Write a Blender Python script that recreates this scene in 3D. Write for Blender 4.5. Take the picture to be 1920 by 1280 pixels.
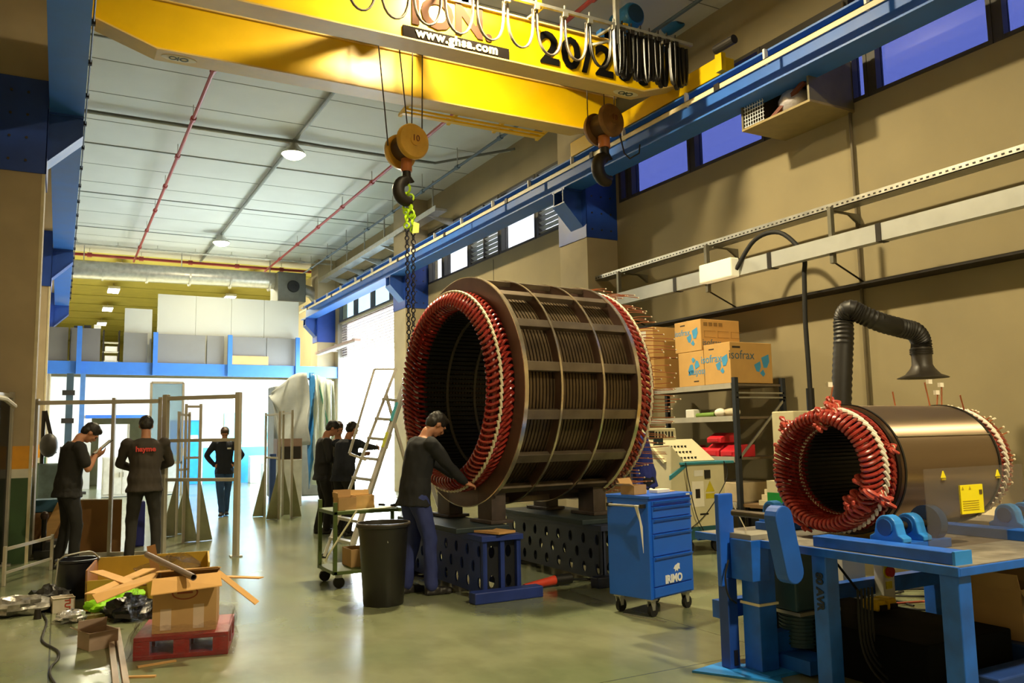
import bpy, bmesh, math, random
import numpy as np
from mathutils import Vector, Matrix
random.seed(7)
for o in list(bpy.data.objects): bpy.data.objects.remove(o)
S = bpy.context.scene
COL = S.collection
PI = math.pi
rad = math.radians

# ------------------------------------------------------------------ camera
H = 1.45; F = 1558.0
def _axes(yaw, pitch, roll):
    yaw, pitch, roll = rad(yaw), rad(pitch), rad(roll)
    f = Vector((math.sin(yaw)*math.cos(pitch), math.cos(yaw)*math.cos(pitch), math.sin(pitch)))
    r = Vector((math.cos(yaw), -math.sin(yaw), 0)); u = r.cross(f)
    return math.cos(roll)*r + math.sin(roll)*u, -math.sin(roll)*r + math.cos(roll)*u, f
CR, CU, CF = _axes(28.58, 6.38, -1.06)
cam = bpy.data.objects.new('camera', bpy.data.cameras.new('camera'))
COL.objects.link(cam); S.camera = cam
cam.data.sensor_width = 36; cam.data.lens = F*36/1920; cam.data.clip_end = 300
M = Matrix((CR, CU, -CF)).transposed().to_4x4(); M.translation = (0, 0, H)
cam.matrix_world = M
def at(x, y, X=None, Y=None, Z=None):
    """a point of the photograph on a real plane of the hall"""
    d = CR*((x-960)/F) + CU*((640-y)/F) + CF
    t = X/d.x if X is not None else Y/d.y if Y is not None else (Z-H)/d.z
    return Vector((0, 0, H)) + d*t

# ------------------------------------------------------------------ daylight, lamps, exposure
S.view_settings.view_transform = 'Standard'; S.view_settings.look = 'None'
S.view_settings.gamma = 1; S.view_settings.use_curve_mapping = False
S.view_settings.exposure = 0.0
W = bpy.data.worlds.new('sky'); S.world = W; W.use_nodes = True
wn = W.node_tree; bg = wn.nodes['Background']; SKY_W = 40.0; SKY_C = (0.80, 0.91, 1.0)
bg.inputs['Color'].default_value = (0.80, 0.91, 1.0, 1); bg.inputs['Strength'].default_value = SKY_W
LAMP_W = 900.0
LAMP_COL = (1.0, 0.83, 0.50)
def area_light(name, loc, sx, sy, energy, col, direction=(0, 0, -1), portal=False, disk=False):
    d = bpy.data.lights.new(name, 'AREA'); d.shape = 'DISK' if disk else 'RECTANGLE'
    d.size = sx
    if not disk: d.size_y = sy
    d.energy = energy; d.color = col
    o = bpy.data.objects.new(name, d); COL.objects.link(o); o.location = loc
    o.rotation_euler = Vector(direction).to_track_quat('-Z', 'Y').to_euler()
    if portal: d.cycles.is_portal = True
    return o
DOOR = (21.9, 28.9, 0.0, 5.5)      # roller door opening in the right wall: y0 y1 z0 z1
area_light('portal_door', (8.95, (DOOR[0]+DOOR[1])/2, DOOR[3]/2), DOOR[3], DOOR[1]-DOOR[0], 1, (1, 1, 1), (-1, 0, 0), portal=True)
area_light('portal_window', (9.0, 16.75, 6.2), 1.3, 7.6, 1, (1, 1, 1), (-1, 0, 0), portal=True)
area_light('portal_strip', (9.0, 25.4, 6.2), 1.3, 7.4, 1, (1, 1, 1), (-1, 0, 0), portal=True)

# ------------------------------------------------------------------ materials
def lin(c):
    if isinstance(c, str):
        c = c.lstrip('#'); c = [int(c[i:i+2], 16)/255 for i in (0, 2, 4)]
        return tuple(x/12.92 if x <= .04045 else ((x+.055)/1.055)**2.4 for x in c)
    return tuple(c)
MATS = {}
def mat(name, col, rough=.5, metal=0.0, var=.12, scale=6.0, bump=0.0, alpha=1.0, emit=None, trans=0.0, spec=None, stretch=None, coat=0.0):
    if name in MATS: return MATS[name]
    m = bpy.data.materials.new(name); m.use_nodes = True; MATS[name] = m
    nt = m.node_tree; b = nt.nodes['Principled BSDF']; c = lin(col)
    b.inputs['Base Color'].default_value = (*c, 1)
    b.inputs['Roughness'].default_value = rough; b.inputs['Metallic'].default_value = metal
    if spec is not None: b.inputs['Specular IOR Level'].default_value = spec
    b.inputs['Transmission Weight'].default_value = trans
    b.inputs['Coat Weight'].default_value = coat
    if alpha < 1: b.inputs['Alpha'].default_value = alpha
    if emit:
        b.inputs['Emission Color'].default_value = (*lin(emit[0]), 1); b.inputs['Emission Strength'].default_value = emit[1]
    if var or bump:
        tc = nt.nodes.new('ShaderNodeTexCoord'); mp = nt.nodes.new('ShaderNodeMapping')
        nt.links.new(tc.outputs['Object'], mp.inputs[0])
        if stretch: mp.inputs['Scale'].default_value = stretch
        n = nt.nodes.new('ShaderNodeTexNoise'); n.inputs['Scale'].default_value = scale; n.inputs['Detail'].default_value = 5
        nt.links.new(mp.outputs[0], n.inputs['Vector'])
        if var:
            mr = nt.nodes.new('ShaderNodeMapRange'); mr.inputs[1].default_value = .3; mr.inputs[2].default_value = .7
            mr.inputs[3].default_value = 1-var; mr.inputs[4].default_value = 1+var
            nt.links.new(n.outputs['Fac'], mr.inputs[0])
            v = nt.nodes.new('ShaderNodeVectorMath'); v.operation = 'SCALE'; v.inputs[0].default_value = c
            nt.links.new(mr.outputs[0], v.inputs['Scale']); nt.links.new(v.outputs[0], b.inputs['Base Color'])
            r2 = nt.nodes.new('ShaderNodeMapRange'); r2.inputs[3].default_value = max(0, rough-.08); r2.inputs[4].default_value = min(1, rough+.08)
            nt.links.new(n.outputs['Fac'], r2.inputs[0]); nt.links.new(r2.outputs[0], b.inputs['Roughness'])
        if bump:
            bp = nt.nodes.new('ShaderNodeBump'); bp.inputs['Strength'].default_value = bump; bp.inputs['Distance'].default_value = .01
            nt.links.new(n.outputs['Fac'], bp.inputs['Height']); nt.links.new(bp.outputs[0], b.inputs['Normal'])
    return m

def glass_mat(name, col, alpha_mix, rough=.05, bump=0.0):
    """clear or tinted sheet: transparent mixed with a little gloss"""
    if name in MATS: return MATS[name]
    m = bpy.data.materials.new(name); m.use_nodes = True; MATS[name] = m; nt = m.node_tree
    for n in list(nt.nodes): nt.nodes.remove(n)
    out = nt.nodes.new('ShaderNodeOutputMaterial'); mx = nt.nodes.new('ShaderNodeMixShader')
    t = nt.nodes.new('ShaderNodeBsdfTransparent'); t.inputs[0].default_value = (*lin(col), 1)
    g = nt.nodes.new('ShaderNodeBsdfPrincipled'); g.inputs['Base Color'].default_value = (*lin(col), 1); g.inputs['Roughness'].default_value = rough
    mx.inputs[0].default_value = alpha_mix
    if bump:
        n = nt.nodes.new('ShaderNodeTexNoise'); n.inputs['Scale'].default_value = 22; bp = nt.nodes.new('ShaderNodeBump'); bp.inputs['Strength'].default_value = bump; bp.inputs['Distance'].default_value = .02
        nt.links.new(n.outputs['Fac'], bp.inputs['Height']); nt.links.new(bp.outputs[0], g.inputs['Normal']); g.inputs['Base Color'].default_value = (.10, .10, .10, 1); g.inputs['Specular IOR Level'].default_value = 1.0
        lw = nt.nodes.new('ShaderNodeMapRange'); lw.inputs[1].default_value = .35; lw.inputs[2].default_value = .7; lw.inputs[3].default_value = alpha_mix*.3; lw.inputs[4].default_value = alpha_mix*2.4
        nt.links.new(n.outputs['Fac'], lw.inputs[0]); nt.links.new(lw.outputs[0], mx.inputs[0])
    nt.links.new(t.outputs[0], mx.inputs[1]); nt.links.new(g.outputs[0], mx.inputs[2]); nt.links.new(mx.outputs[0], out.inputs[0])
    return m

# ------------------------------------------------------------------ mesh helpers
ROOTM = {}
class MB:
    def __init__(s): s.v = []; s.f = []; s.m = []
    def add(s, vs, fs, mi=0):
        b = len(s.v); s.v += [Vector(v) for v in vs]; s.f += [tuple(b+i for i in f) for f in fs]; s.m += [mi]*len(fs); return s
    def box(s, x0, x1, y0, y1, z0, z1, mi=0, rz=0.0, c=None, mtx=None):
        vs = [Vector((x, y, z)) for z in (z0, z1) for y in (y0, y1) for x in (x0, x1)]
        if rz:
            c = Vector(c) if c else Vector(((x0+x1)/2, (y0+y1)/2, 0)); R = Matrix.Rotation(rz, 3, 'Z')
            vs = [R @ (v-c) + c for v in vs]
        if mtx is not None: vs = [mtx @ v for v in vs]
        return s.add(vs, [(0,2,3,1),(4,5,7,6),(0,1,5,4),(2,6,7,3),(0,4,6,2),(1,3,7,5)], mi)
    def bar(s, a, b, w, h, up=(0, 0, 1), mi=0):
        a, b = Vector(a), Vector(b); d = (b-a).normalized(); up = Vector(up)
        if abs(d.dot(up)) > .98: up = Vector((0, 1, 0))
        sd = d.cross(up).normalized()*w/2; u = sd.cross(d).normalized()*h/2
        vs = [a-sd-u, a+sd-u, a+sd+u, a-sd+u, b-sd-u, b+sd-u, b+sd+u, b-sd+u]
        return s.add(vs, [(0,1,2,3),(4,7,6,5),(0,4,5,1),(1,5,6,2),(2,6,7,3),(3,7,4,0)], mi)
    def tube(s, pts, r, n=10, closed=False, mi=0, flat=1.0, up=None):
        pts = [Vector(p) for p in pts]; N = len(pts); rr = r if hasattr(r, '__len__') else [r]*N
        prev = None; rings = []
        for i, p in enumerate(pts):
            if closed: d = pts[(i+1) % N]-pts[i-1]
            else: d = pts[min(i+1, N-1)]-pts[max(i-1, 0)]
            d.normalize()
            if prev is None:
                g = Vector(up) if up else (Vector((0, 0, 1)) if abs(d.z) < .9 else Vector((1, 0, 0)))
                a = (g-d*g.dot(d)).normalized()
            else: a = (prev-d*prev.dot(d)).normalized()
            prev = a; b = d.cross(a)
            rings.append([p+(a*math.cos(2*PI*k/n)*flat+b*math.sin(2*PI*k/n))*rr[i] for k in range(n)])
        vs = [v for g in rings for v in g]; fs = []
        for i in range(N if closed else N-1):
            j = (i+1) % N
            for k in range(n): fs.append((i*n+k, i*n+(k+1) % n, j*n+(k+1) % n, j*n+k))
        if not closed: fs.append(tuple(range(n))[::-1]); fs.append(tuple((N-1)*n+k for k in range(n)))
        return s.add(vs, fs, mi)
    def lathe(s, prof, o=(0, 0, 0), ax=(0, 0, 1), n=32, mi=0, closed=False, a0=0, a1=2*PI):
        """prof: (radius, height along axis)"""
        o = Vector(o); ax = Vector(ax).normalized()
        e1 = ax.orthogonal().normalized() if abs(ax.z) < .99 else Vector((1, 0, 0)); e2 = ax.cross(e1)
        full = abs(a1-a0-2*PI) < 1e-6; cnt = n if full else n+1; vs = []
        for r, h in prof:
            for k in range(cnt):
                t = a0+(a1-a0)*k/n; vs.append(o+ax*h+(e1*math.cos(t)+e2*math.sin(t))*r)
        fs = []; P = len(prof)
        for i in range(P if closed else P-1):
            j = (i+1) % P
            for k in range(n):
                k2 = (k+1) % cnt; fs.append((i*cnt+k, i*cnt+k2, j*cnt+k2, j*cnt+k))
        if not closed and full:
            if prof[0][0] > 1e-5: fs.append(tuple(range(cnt))[::-1])
            if prof[-1][0] > 1e-5: fs.append(tuple((P-1)*cnt+k for k in range(cnt)))
        return s.add(vs, fs, mi)
    def ell(s, c, rx, ry, rz, n=16, mi=0, R=None):
        c = Vector(c); vs = []; m = n//2
        for i in range(m+1):
            ph = PI*i/m
            for k in range(n):
                t = 2*PI*k/n; p = Vector((rx*math.sin(ph)*math.cos(t), ry*math.sin(ph)*math.sin(t), rz*math.cos(ph)))
                if R is not None: p = R @ p
                vs.append(c+p)
        fs = [(i*n+k, (i+1)*n+k, (i+1)*n+(k+1) % n, i*n+(k+1) % n) for i in range(m) for k in range(n)]
        return s.add(vs, fs, mi)
    def prism(s, pts, ext, mi=0):
        pts = [Vector(p) for p in pts]; e = Vector(ext); n = len(pts)
        return s.add(pts+[p+e for p in pts], [tuple(range(n))[::-1], tuple(range(n, 2*n))]+[(i, (i+1) % n, n+(i+1) % n, n+i) for i in range(n)], mi)
    def mesh(s, me, mtx=None, mi=0):
        vs = [(mtx @ v.co) if mtx is not None else v.co.copy() for v in me.vertices]
        return s.add(vs, [tuple(p.vertices) for p in me.polygons], mi)
    def build(s, name, m, parent=None, smooth=False, bevel=0.0, world=True, origin=None, seg=2):
        me = bpy.data.meshes.new(name); vs = s.v
        root = parent; inv = Matrix.Identity(4)
        if parent is not None:
            base = ROOTM[parent.name] if parent.name in ROOTM else Matrix.Identity(4)
            if world: inv = base.inverted()
        vs = [inv @ v for v in vs]
        mn = Vector([min(v[i] for v in vs) for i in range(3)]); mxx = Vector([max(v[i] for v in vs) for i in range(3)])
        if origin is None:
            o0 = (mn+mxx)/2
            if parent is None: o0.z = mn.z
        else: o0 = Vector(origin)
        par_off = Vector((0, 0, 0))
        me.from_pydata([v-o0 for v in vs], [], s.f)
        mm = m if isinstance(m, (list, tuple)) else [m]
        for x in mm: me.materials.append(x)
        me.polygons.foreach_set('material_index', s.m)
        bm = bmesh.new(); bm.from_mesh(me); bmesh.ops.recalc_face_normals(bm, faces=bm.faces); bm.to_mesh(me); bm.free()
        if smooth:
            me.polygons.foreach_set('use_smooth', [True]*len(me.polygons))
            try: me.set_sharp_from_angle(angle=rad(40))
            except Exception: pass
        o = bpy.data.objects.new(name, me); COL.objects.link(o)
        if bevel:
            bv = o.modifiers.new('bevel', 'BEVEL'); bv.width = bevel; bv.segments = seg; bv.limit_method = 'ANGLE'; bv.angle_limit = rad(50)
        if parent is not None:
            o.parent = parent
            # offset of the parent part (sub-parts hang on parts that are themselves shifted)
            po = Vector(parent.location) if parent.parent is not None else Vector((0, 0, 0))
            o.location = o0-po
            ROOTM[o.name] = ROOTM.get(parent.name, Matrix.Identity(4))
        else:
            o.location = o0; ROOTM[o.name] = Matrix.Translation(o0)
        return o

def tag(o, label=None, cat=None, group=None, kind=None):
    if label: o['label'] = label
    if cat: o['category'] = cat
    if group: o['group'] = group
    if kind: o['kind'] = kind
    return o
def thing(name, label, cat, loc=(0, 0, 0), rz=0.0, group=None, kind=None):
    o = bpy.data.objects.new(name, None); COL.objects.link(o); o.empty_display_size = .1
    o.location = loc; o.rotation_euler = (0, 0, rz)
    ROOTM[o.name] = Matrix.Translation(Vector(loc)) @ Matrix.Rotation(rz, 4, 'Z')
    return tag(o, label, cat, group, kind)
def struct(name, mb, m, label, **k):
    o = mb.build(name, m, None, **k); o['kind'] = 'structure'; o['label'] = label; o['category'] = name.split('_')[0]; return o
def dup(root, loc, rz=None, label=None):
    def cp(o, par):
        c = o.copy(); COL.objects.link(c); c.parent = par
        for ch in o.children: cp(ch, c)
        return c
    r = cp(root, None); r.location = loc
    if rz is not None: r.rotation_euler = (0, 0, rz)
    if label: r['label'] = label
    return r

def curve_mesh(outlines, depth, kind='2D'):
    """flat shape with holes -> solid mesh in local XY, depth along Z (centred)"""
    cu = bpy.data.curves.new('c', 'CURVE'); cu.dimensions = '2D'; cu.fill_mode = 'BOTH'; cu.extrude = depth/2
    for pts in outlines:
        sp = cu.splines.new('POLY'); sp.points.add(len(pts)-1); sp.use_cyclic_u = True
        for i, p in enumerate(pts): sp.points[i].co = (p[0], p[1], 0, 1)
    o = bpy.data.objects.new('c', cu); COL.objects.link(o); dg = bpy.context.evaluated_depsgraph_get(); dg.update()
    me = bpy.data.meshes.new_from_object(o.evaluated_get(dg)); bpy.data.objects.remove(o); bpy.data.curves.remove(cu)
    return me
def circ2(x, y, r, n=14): return [(x+r*math.cos(2*PI*k/n), y+r*math.sin(2*PI*k/n)) for k in range(n)]
def text_mesh(txt, size, depth=.004, bold=0.0, shear=0.0, spacing=1.0):
    cu = bpy.data.curves.new('t', 'FONT'); cu.body = txt; cu.size = size; cu.extrude = depth/2; cu.offset = bold; cu.shear = shear
    cu.space_character = spacing; cu.align_x = 'CENTER'; cu.align_y = 'CENTER'; cu.resolution_u = 3
    o = bpy.data.objects.new('t', cu); COL.objects.link(o); dg = bpy.context.evaluated_depsgraph_get(); dg.update()
    me = bpy.data.meshes.new_from_object(o.evaluated_get(dg)); bpy.data.objects.remove(o); bpy.data.curves.remove(cu)
    return me
def frame_m(o, right, up):
    r = Vector(right).normalized(); u = Vector(up); u = (u-r*u.dot(r)).normalized(); n = r.cross(u)
    m = Matrix((r, u, n)).transposed().to_4x4(); m.translation = Vector(o); return m
def put_text(name, txt, size, o, right, up, m, parent, depth=.004, **k):
    mb = MB().mesh(text_mesh(txt, size, depth, **k), frame_m(o, right, up)); return mb.build(name, m, parent)

# common materials
concrete = mat('concrete', '#a39678', .85, var=.10, scale=1.6, bump=.25)
blue = mat('beam_blue', '#2c66bc', .5, var=.10, scale=3)
dblue = mat('deep_blue', '#1f3f8c', .42, var=.10, scale=3)
mblue = mat('machine_blue', '#1c66d0', .42, var=.14, scale=5)
yellow = mat('crane_yellow', '#d8b000', .35, var=.05, scale=2)
alu = mat('aluminium', '#b9b3a4', .35, metal=.75, var=.08)
galv = mat('galvanised', '#b4b4ae', .38, metal=.8, var=.15, scale=8)
steel = mat('brushed_steel', '#8d8175', .26, metal=.95, var=.25, scale=3, stretch=(1, 9, 9))
dsteel = mat('dark_steel', '#4a4239', .42, metal=.75, var=.3, scale=5)
black = mat('black_plastic', '#161616', .45, var=.1)
rubber = mat('rubber', '#111111', .7, var=.1)
white = mat('white_paint', '#dedbd2', .5, var=.04)
cream = mat('cream_paint', '#cfc6a2', .5, var=.06)
card = mat('cardboard', '#ae8b5c', .8, var=.08, scale=5)
cardd = mat('cardboard_edge', '#96683a', .85, var=.1)
wood = mat('raw_wood', '#b98f58', .75, var=.15, scale=3, stretch=(1, 8, 8))
redpipe = mat('pipe_red', '#a03a3a', .45, var=.08)
darkiron = mat('dark_iron', '#2a2622', .5, metal=.5, var=.2)
paper = mat('paper', '#e6e0d0', .8, var=.05)
# ================================================================== THE HALL
XL, XC0, XR = -0.28, 8.05, 8.70       # left column face, right column face, right wall
ZC = 7.9; YB = -10.0; YF = 31.3; YE = 60.0
COLY = [(-6.0, -5.1), (3.0-.0, 3.9), (11.95, 12.85), (20.7, 21.6), (29.4, 30.3)]

def floor_mat():
    m = bpy.data.materials.new('painted_floor'); m.use_nodes = True; nt = m.node_tree; b = nt.nodes['Principled BSDF']
    L = nt.links.new; tc = nt.nodes.new('ShaderNodeTexCoord')
    def noise(sc, d=5, st=None):
        n = nt.nodes.new('ShaderNodeTexNoise'); n.inputs['Scale'].default_value = sc; n.inputs['Detail'].default_value = d
        if st:
            mp = nt.nodes.new('ShaderNodeMapping'); mp.inputs['Scale'].default_value = st; L(tc.outputs['Object'], mp.inputs[0]); L(mp.outputs[0], n.inputs['Vector'])
        else: L(tc.outputs['Object'], n.inputs['Vector'])
        return n
    def ramp(src, a, ca, bb, cb):
        r = nt.nodes.new('ShaderNodeValToRGB'); r.color_ramp.elements[0].position = a; r.color_ramp.elements[0].color = (*lin(ca), 1)
        r.color_ramp.elements[1].position = bb; r.color_ramp.elements[1].color = (*lin(cb), 1); L(src, r.inputs[0]); return r
    base = ramp(noise(.9, 6).outputs['Fac'], .35, '#6b7557', .68, '#878a6e')
    stain = ramp(noise(2.6, 8, (1, .6, 1)).outputs['Fac'], .38, '#6e6a50', .56, '#ffffff')
    mx = nt.nodes.new('ShaderNodeMix'); mx.data_type = 'RGBA'; mx.blend_type = 'MULTIPLY'; mx.inputs[0].default_value = .22
    L(base.outputs[0], mx.inputs[6]); L(stain.outputs[0], mx.inputs[7])
    br = nt.nodes.new('ShaderNodeTexBrick'); br.offset = 0; br.inputs['Scale'].default_value = 1; br.inputs['Mortar Size'].default_value = .006
    br.inputs['Brick Width'].default_value = 4.2; br.inputs['Row Height'].default_value = 4.2
    br.inputs['Color1'].default_value = (1, 1, 1, 1); br.inputs['Color2'].default_value = (1, 1, 1, 1); br.inputs['Mortar'].default_value = (.35, .35, .3, 1)
    L(tc.outputs['Object'], br.inputs['Vector'])
    m2 = nt.nodes.new('ShaderNodeMix'); m2.data_type = 'RGBA'; m2.blend_type = 'MULTIPLY'; m2.inputs[0].default_value = .8
    L(mx.outputs[2], m2.inputs[6]); L(br.outputs['Color'], m2.inputs[7])
    vo = nt.nodes.new('ShaderNodeTexVoronoi'); vo.inputs['Scale'].default_value = 1.7; L(tc.outputs['Object'], vo.inputs['Vector'])
    sp = ramp(vo.outputs['Distance'], .015, '#3c3a2c', .035, '#ffffff')
    m3 = nt.nodes.new('ShaderNodeMix'); m3.data_type = 'RGBA'; m3.blend_type = 'MULTIPLY'; m3.inputs[0].default_value = .7
    L(m2.outputs[2], m3.inputs[6]); L(sp.outputs[0], m3.inputs[7]); L(m3.outputs[2], b.inputs['Base Color'])
    rr = nt.nodes.new('ShaderNodeMapRange'); rr.inputs[3].default_value = .17; rr.inputs[4].default_value = .27
    L(noise(1.7, 4).outputs['Fac'], rr.inputs[0]); L(rr.outputs[0], b.inputs['Roughness'])
    b.inputs['Specular IOR Level'].default_value = .6
    bp = nt.nodes.new('ShaderNodeBump'); bp.inputs['Strength'].default_value = .03; bp.inputs['Distance'].default_value = .01
    L(noise(3.0, 3).outputs['Fac'], bp.inputs['Height']); L(bp.outputs[0], b.inputs['Normal'])
    return m
struct('floor', MB().box(-1.2, 9.0, YB, YE, -.2, 0), floor_mat(), 'grey green glossy painted concrete hall floor', origin=(0, 0, 0))
struct('floor_yard', MB().box(9.0, 40, 10, 45, -.2, -.02), mat('yard', '#b8b6ae', .8), 'pale concrete yard outside the roller door')

def panel_ceiling():
    m = mat('ceiling_panel', '#c6c9c4', .65, var=.04, scale=1.2); nt = m.node_tree; return m
cm = panel_ceiling(); jm = mat('ceiling_joint', '#7d837e', .7, var=0)
mb = MB(); y = YB; i = 0
struct('ceiling', MB().box(-1.2, 9.0, YB, YF, ZC, ZC+.2), cm, 'pale grey panelled ceiling of the front hall')
# panel joints as real gaps: thin dark battens under the panels
mb = MB(); y = -8.9
while y < YF:
    mb.box(-1.0, 8.7, y-.006, y+.006, ZC-.006, ZC+.01); y += 1.5
struct('trim_1', mb, jm, 'thin dark joints between the pale ceiling panels')
mb = MB()
for y in (2.5+0, 14.2, 19.6, 23.6, 27.5): mb.box(-1.0, 8.7, y-.018, y+.018, ZC-.02, ZC+.01)
struct('trim_2', mb, jm, 'wider dark joints crossing the ceiling')
struct('ceiling_rear', MB().box(-1.2, 9.0, YF, YE, ZC, ZC+.2), mat('rear_ceiling', '#bdb45c', .75, var=.08, scale=2), 'yellow green ceiling over the rear of the hall')
mb = MB(); y = YF+1.5
while y < YE: mb.box(-1.0, 8.7, y-.02, y+.02, ZC-.02, ZC+.01); y += 2.6
struct('trim_3', mb, mat('rear_joint', '#94903e', .8), 'dark ribs across the yellow green rear ceiling')
struct('wall_left', MB().box(-1.2, -1.0, YB, YE, 0, ZC), concrete, 'brown grey concrete left wall of the hall', origin=(-1.1, 0, 0))
struct('wall_back', MB().box(-1.2, 9.0, YB-.2, YB, 0, ZC), concrete, 'concrete wall behind the viewer')
struct('wall_rear', MB().box(-1.2, 9.0, YE, YE+.2, 0, ZC), mat('rear_wall', '#a9a050', .75, var=.08, scale=2), 'yellow green wall at the far end of the hall')
# right wall with window bands and the roller door opening
ZS, ZT = 5.54, 6.95
rw = mat('wall_concrete', '#908464', .85, var=.09, scale=1.1, bump=.2)
mb = MB()
def wallbox(y0, y1, z0, z1): mb.box(XR, XR+.3, y0, y1, z0, z1)
wallbox(YB, 3.0, 0, ZC)
wallbox(3.0, 20.7, 0, ZS); wallbox(3.0, 20.7, ZT, ZC); wallbox(11.85, 12.95, ZS, ZT); wallbox(20.7, DOOR[0], 0, ZC)
wallbox(DOOR[0], DOOR[1], 5.5, ZS); wallbox(DOOR[0], DOOR[1], ZT, ZC); wallbox(DOOR[1], YE, 0, ZC)
struct('wall_right', mb, rw, 'tan concrete right wall under the window band', origin=(XR+.15, 10, 0))
mb = MB()
for y in (6.86, 16.8): mb.box(XR-.004, XR, y-.012, y+.012, 0, ZS-.05)
mb.box(XR-.004, XR, 3.9, 11.95, 3.22, 3.245)
struct('trim_4', mb, mat('wall_joint', '#4c4433', .9, var=0), 'dark joints between the concrete panels of the right wall')
# ledge: lower part of the wall stands slightly proud
# columns with painted bands
band_g = mat('band_green', '#2f4a25', .6, var=.15); band_w = mat('band_white', '#c9c4b4', .6, var=.1); band_y = mat('band_yellow', '#d9951c', .55, var=.1)
n = 5
for k, (y0, y1) in enumerate(COLY):
    for side in (0, 1):
        if side == 0 and k == 1: continue
        if side == 1 and k == 1: continue
        x0, x1 = (-1.0, XL) if side == 0 else (XC0, XR)
        mb = MB(); e = .0
        mb.box(x0, x1, y0, y1, 0, ZC)
        o = struct('trim_%d' % n, mb, concrete if side else mat('column_brown', '#8a6a4a' if k == 2 else '#a8977a', .85, var=.12, scale=1.5, bump=.2), ('left' if side == 0 else 'right')+' concrete column, '+['behind the viewer', '', 'nearest in view', 'second along the hall', 'at the mezzanine'][k]); n += 1
        if side == 0:
            for z0, z1, m_ in ((0, 1.03, band_g), (1.03, 1.14, band_w), (1.14, 1.42, band_y)):
                MB().box(x0-.003, x1+.003, y0-.003, y1+.003, z0, z1).build('painted_band', m_, o)
            MB().box(x1-.03, x1+.006, y0-.008, y0+.03, 0, 5.0).build('corner_guard', mat('guard', '#c9bd9a', .5), o)
# window bands -------------------------------------------------------
paneN = glass_mat('blue_pane', '#4a58c4', .10)
for (ma, cc) in ((paneN, None),): pass
def tint_pane(name, col, emit):
    """hazy plastic pane lit from outside by the sky"""
    m = bpy.data.materials.new(name); m.use_nodes = True; nt = m.node_tree
    for q in list(nt.nodes): nt.nodes.remove(q)
    out = nt.nodes.new('ShaderNodeOutputMaterial'); a = nt.nodes.new('ShaderNodeAddShader')
    # two faces are crossed, so each passes the square root
    t = nt.nodes.new('ShaderNodeBsdfTransparent'); t.inputs[0].default_value = (*[min(1, math.sqrt(c*emit/(SKY_W*s_))) for c, s_ in zip(lin(col), SKY_C)], 1)
    g = nt.nodes.new('ShaderNodeBsdfGlossy'); g.inputs[0].default_value = (.04, .04, .05, 1); g.inputs['Roughness'].default_value = .15
    nt.links.new(t.outputs[0], a.inputs[0]); nt.links.new(g.outputs[0], a.inputs[1]); nt.links.new(a.outputs[0], out.inputs[0])
    return m
pane_blue = tint_pane('tinted_pane', '#5c6abe', 1.0)
pane_clear = tint_pane('hazy_pane', '#eef4ff', 1.7)
pane_pale = tint_pane('pale_pane', '#b4dcf4', 2.0)
wf = mat('window_frame', '#3a362e', .5, var=.1)
wi = 1
def window(y0, y1, z0, z1, pane, label, louvre=False, bars=(), fr=.05):
    global wi
    o = thing('window_%d' % wi, label, 'window', (XR+.1, (y0+y1)/2, z0), kind='structure'); wi += 1
    mb = MB(); x0, x1 = XR-.01, XR+.12
    mb.box(x0, x1, y0, y1, z0, z0+fr); mb.box(x0, x1, y0, y1, z1-fr, z1)
    mb.box(x0, x1, y0, y0+fr, z0+fr, z1-fr); mb.box(x0, x1, y1-fr, y1, z0+fr, z1-fr)
    for b in bars: mb.box(x0, x1, b-.02, b+.02, z0+fr, z1-fr)
    mb.build('frame', wf, o)
    if louvre:
        mb = MB(); k = 0; z = z0+fr+.03
        while z < z1-fr:
            mb.bar((XR+.05, y0+fr, z), (XR+.05, y1-fr, z), .09, .012, up=(.6, 0, 1)); z += .105
        mb.build('louvre_slats', mat('slat', '#9aa0a4', .4), o)
    MB().box(XR+.09, XR+.10, y0+fr, y1-fr, z0+fr, z1-fr).build('pane', pane, o)
    return o
ys = [3.05, 4.98, 6.55, 6.88]
for a, b in ((3.05, 4.93), (5.0, 6.5), (6.58, 6.84), (8.32, 9.84), (9.92, 11.5), (11.58, 11.82)):
    window(a, b, ZS, ZT, pane_blue, {3.05: 'dusky blue window pane nearest the viewer', 5.0: 'wide dusky blue pane beside the wall duct box', 6.58: 'narrow blue pane right of the duct box', 8.32: 'dusky blue pane just beyond the duct box', 9.92: 'blue pane between duct box and near column', 11.58: 'narrow blue pane against the near column'}[a])
for a, b, lv in ((12.98, 14.75, 1), (14.83, 16.42, 0), (16.5, 18.05, 1), (18.13, 19.62, 0), (19.7, 20.65, 0)):
    window(a, b, ZS, ZT, pane_clear, {12.98: 'bright louvred window next to the near column', 14.83: 'bright white window between the two louvred ones', 16.5: 'louvred window in the middle of the second bay', 18.13: 'bright plain window above the big stator', 19.7: 'narrow bright window beside the second column'}[a], louvre=bool(lv), bars=((a+b)/2,) if lv else ())
mb = MB()
for a, b in ((3.0, 3.05), (4.93, 5.0), (6.5, 6.58), (6.84, 8.32), (9.84, 9.92), (11.5, 11.58), (11.82, 11.85), (12.95, 12.98), (14.75, 14.83), (16.42, 16.5), (18.05, 18.13), (19.62, 19.7), (20.65, 20.7)): mb.box(XR, XR+.2, a, b, ZS, ZT)
struct('trim_18', mb, wf, 'dark mullions between the windows of the right wall')
y = DOOR[0]
for k in range(4):
    window(y+.02, y+1.73, ZS, ZT, pane_pale, ['pale blue window above the roller door, first from the near side', 'pale blue window above the roller door, second from the near side', 'pale blue window above the roller door, third from the near side', 'pale blue window above the roller door, farthest'][k]); y += 1.75
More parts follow.
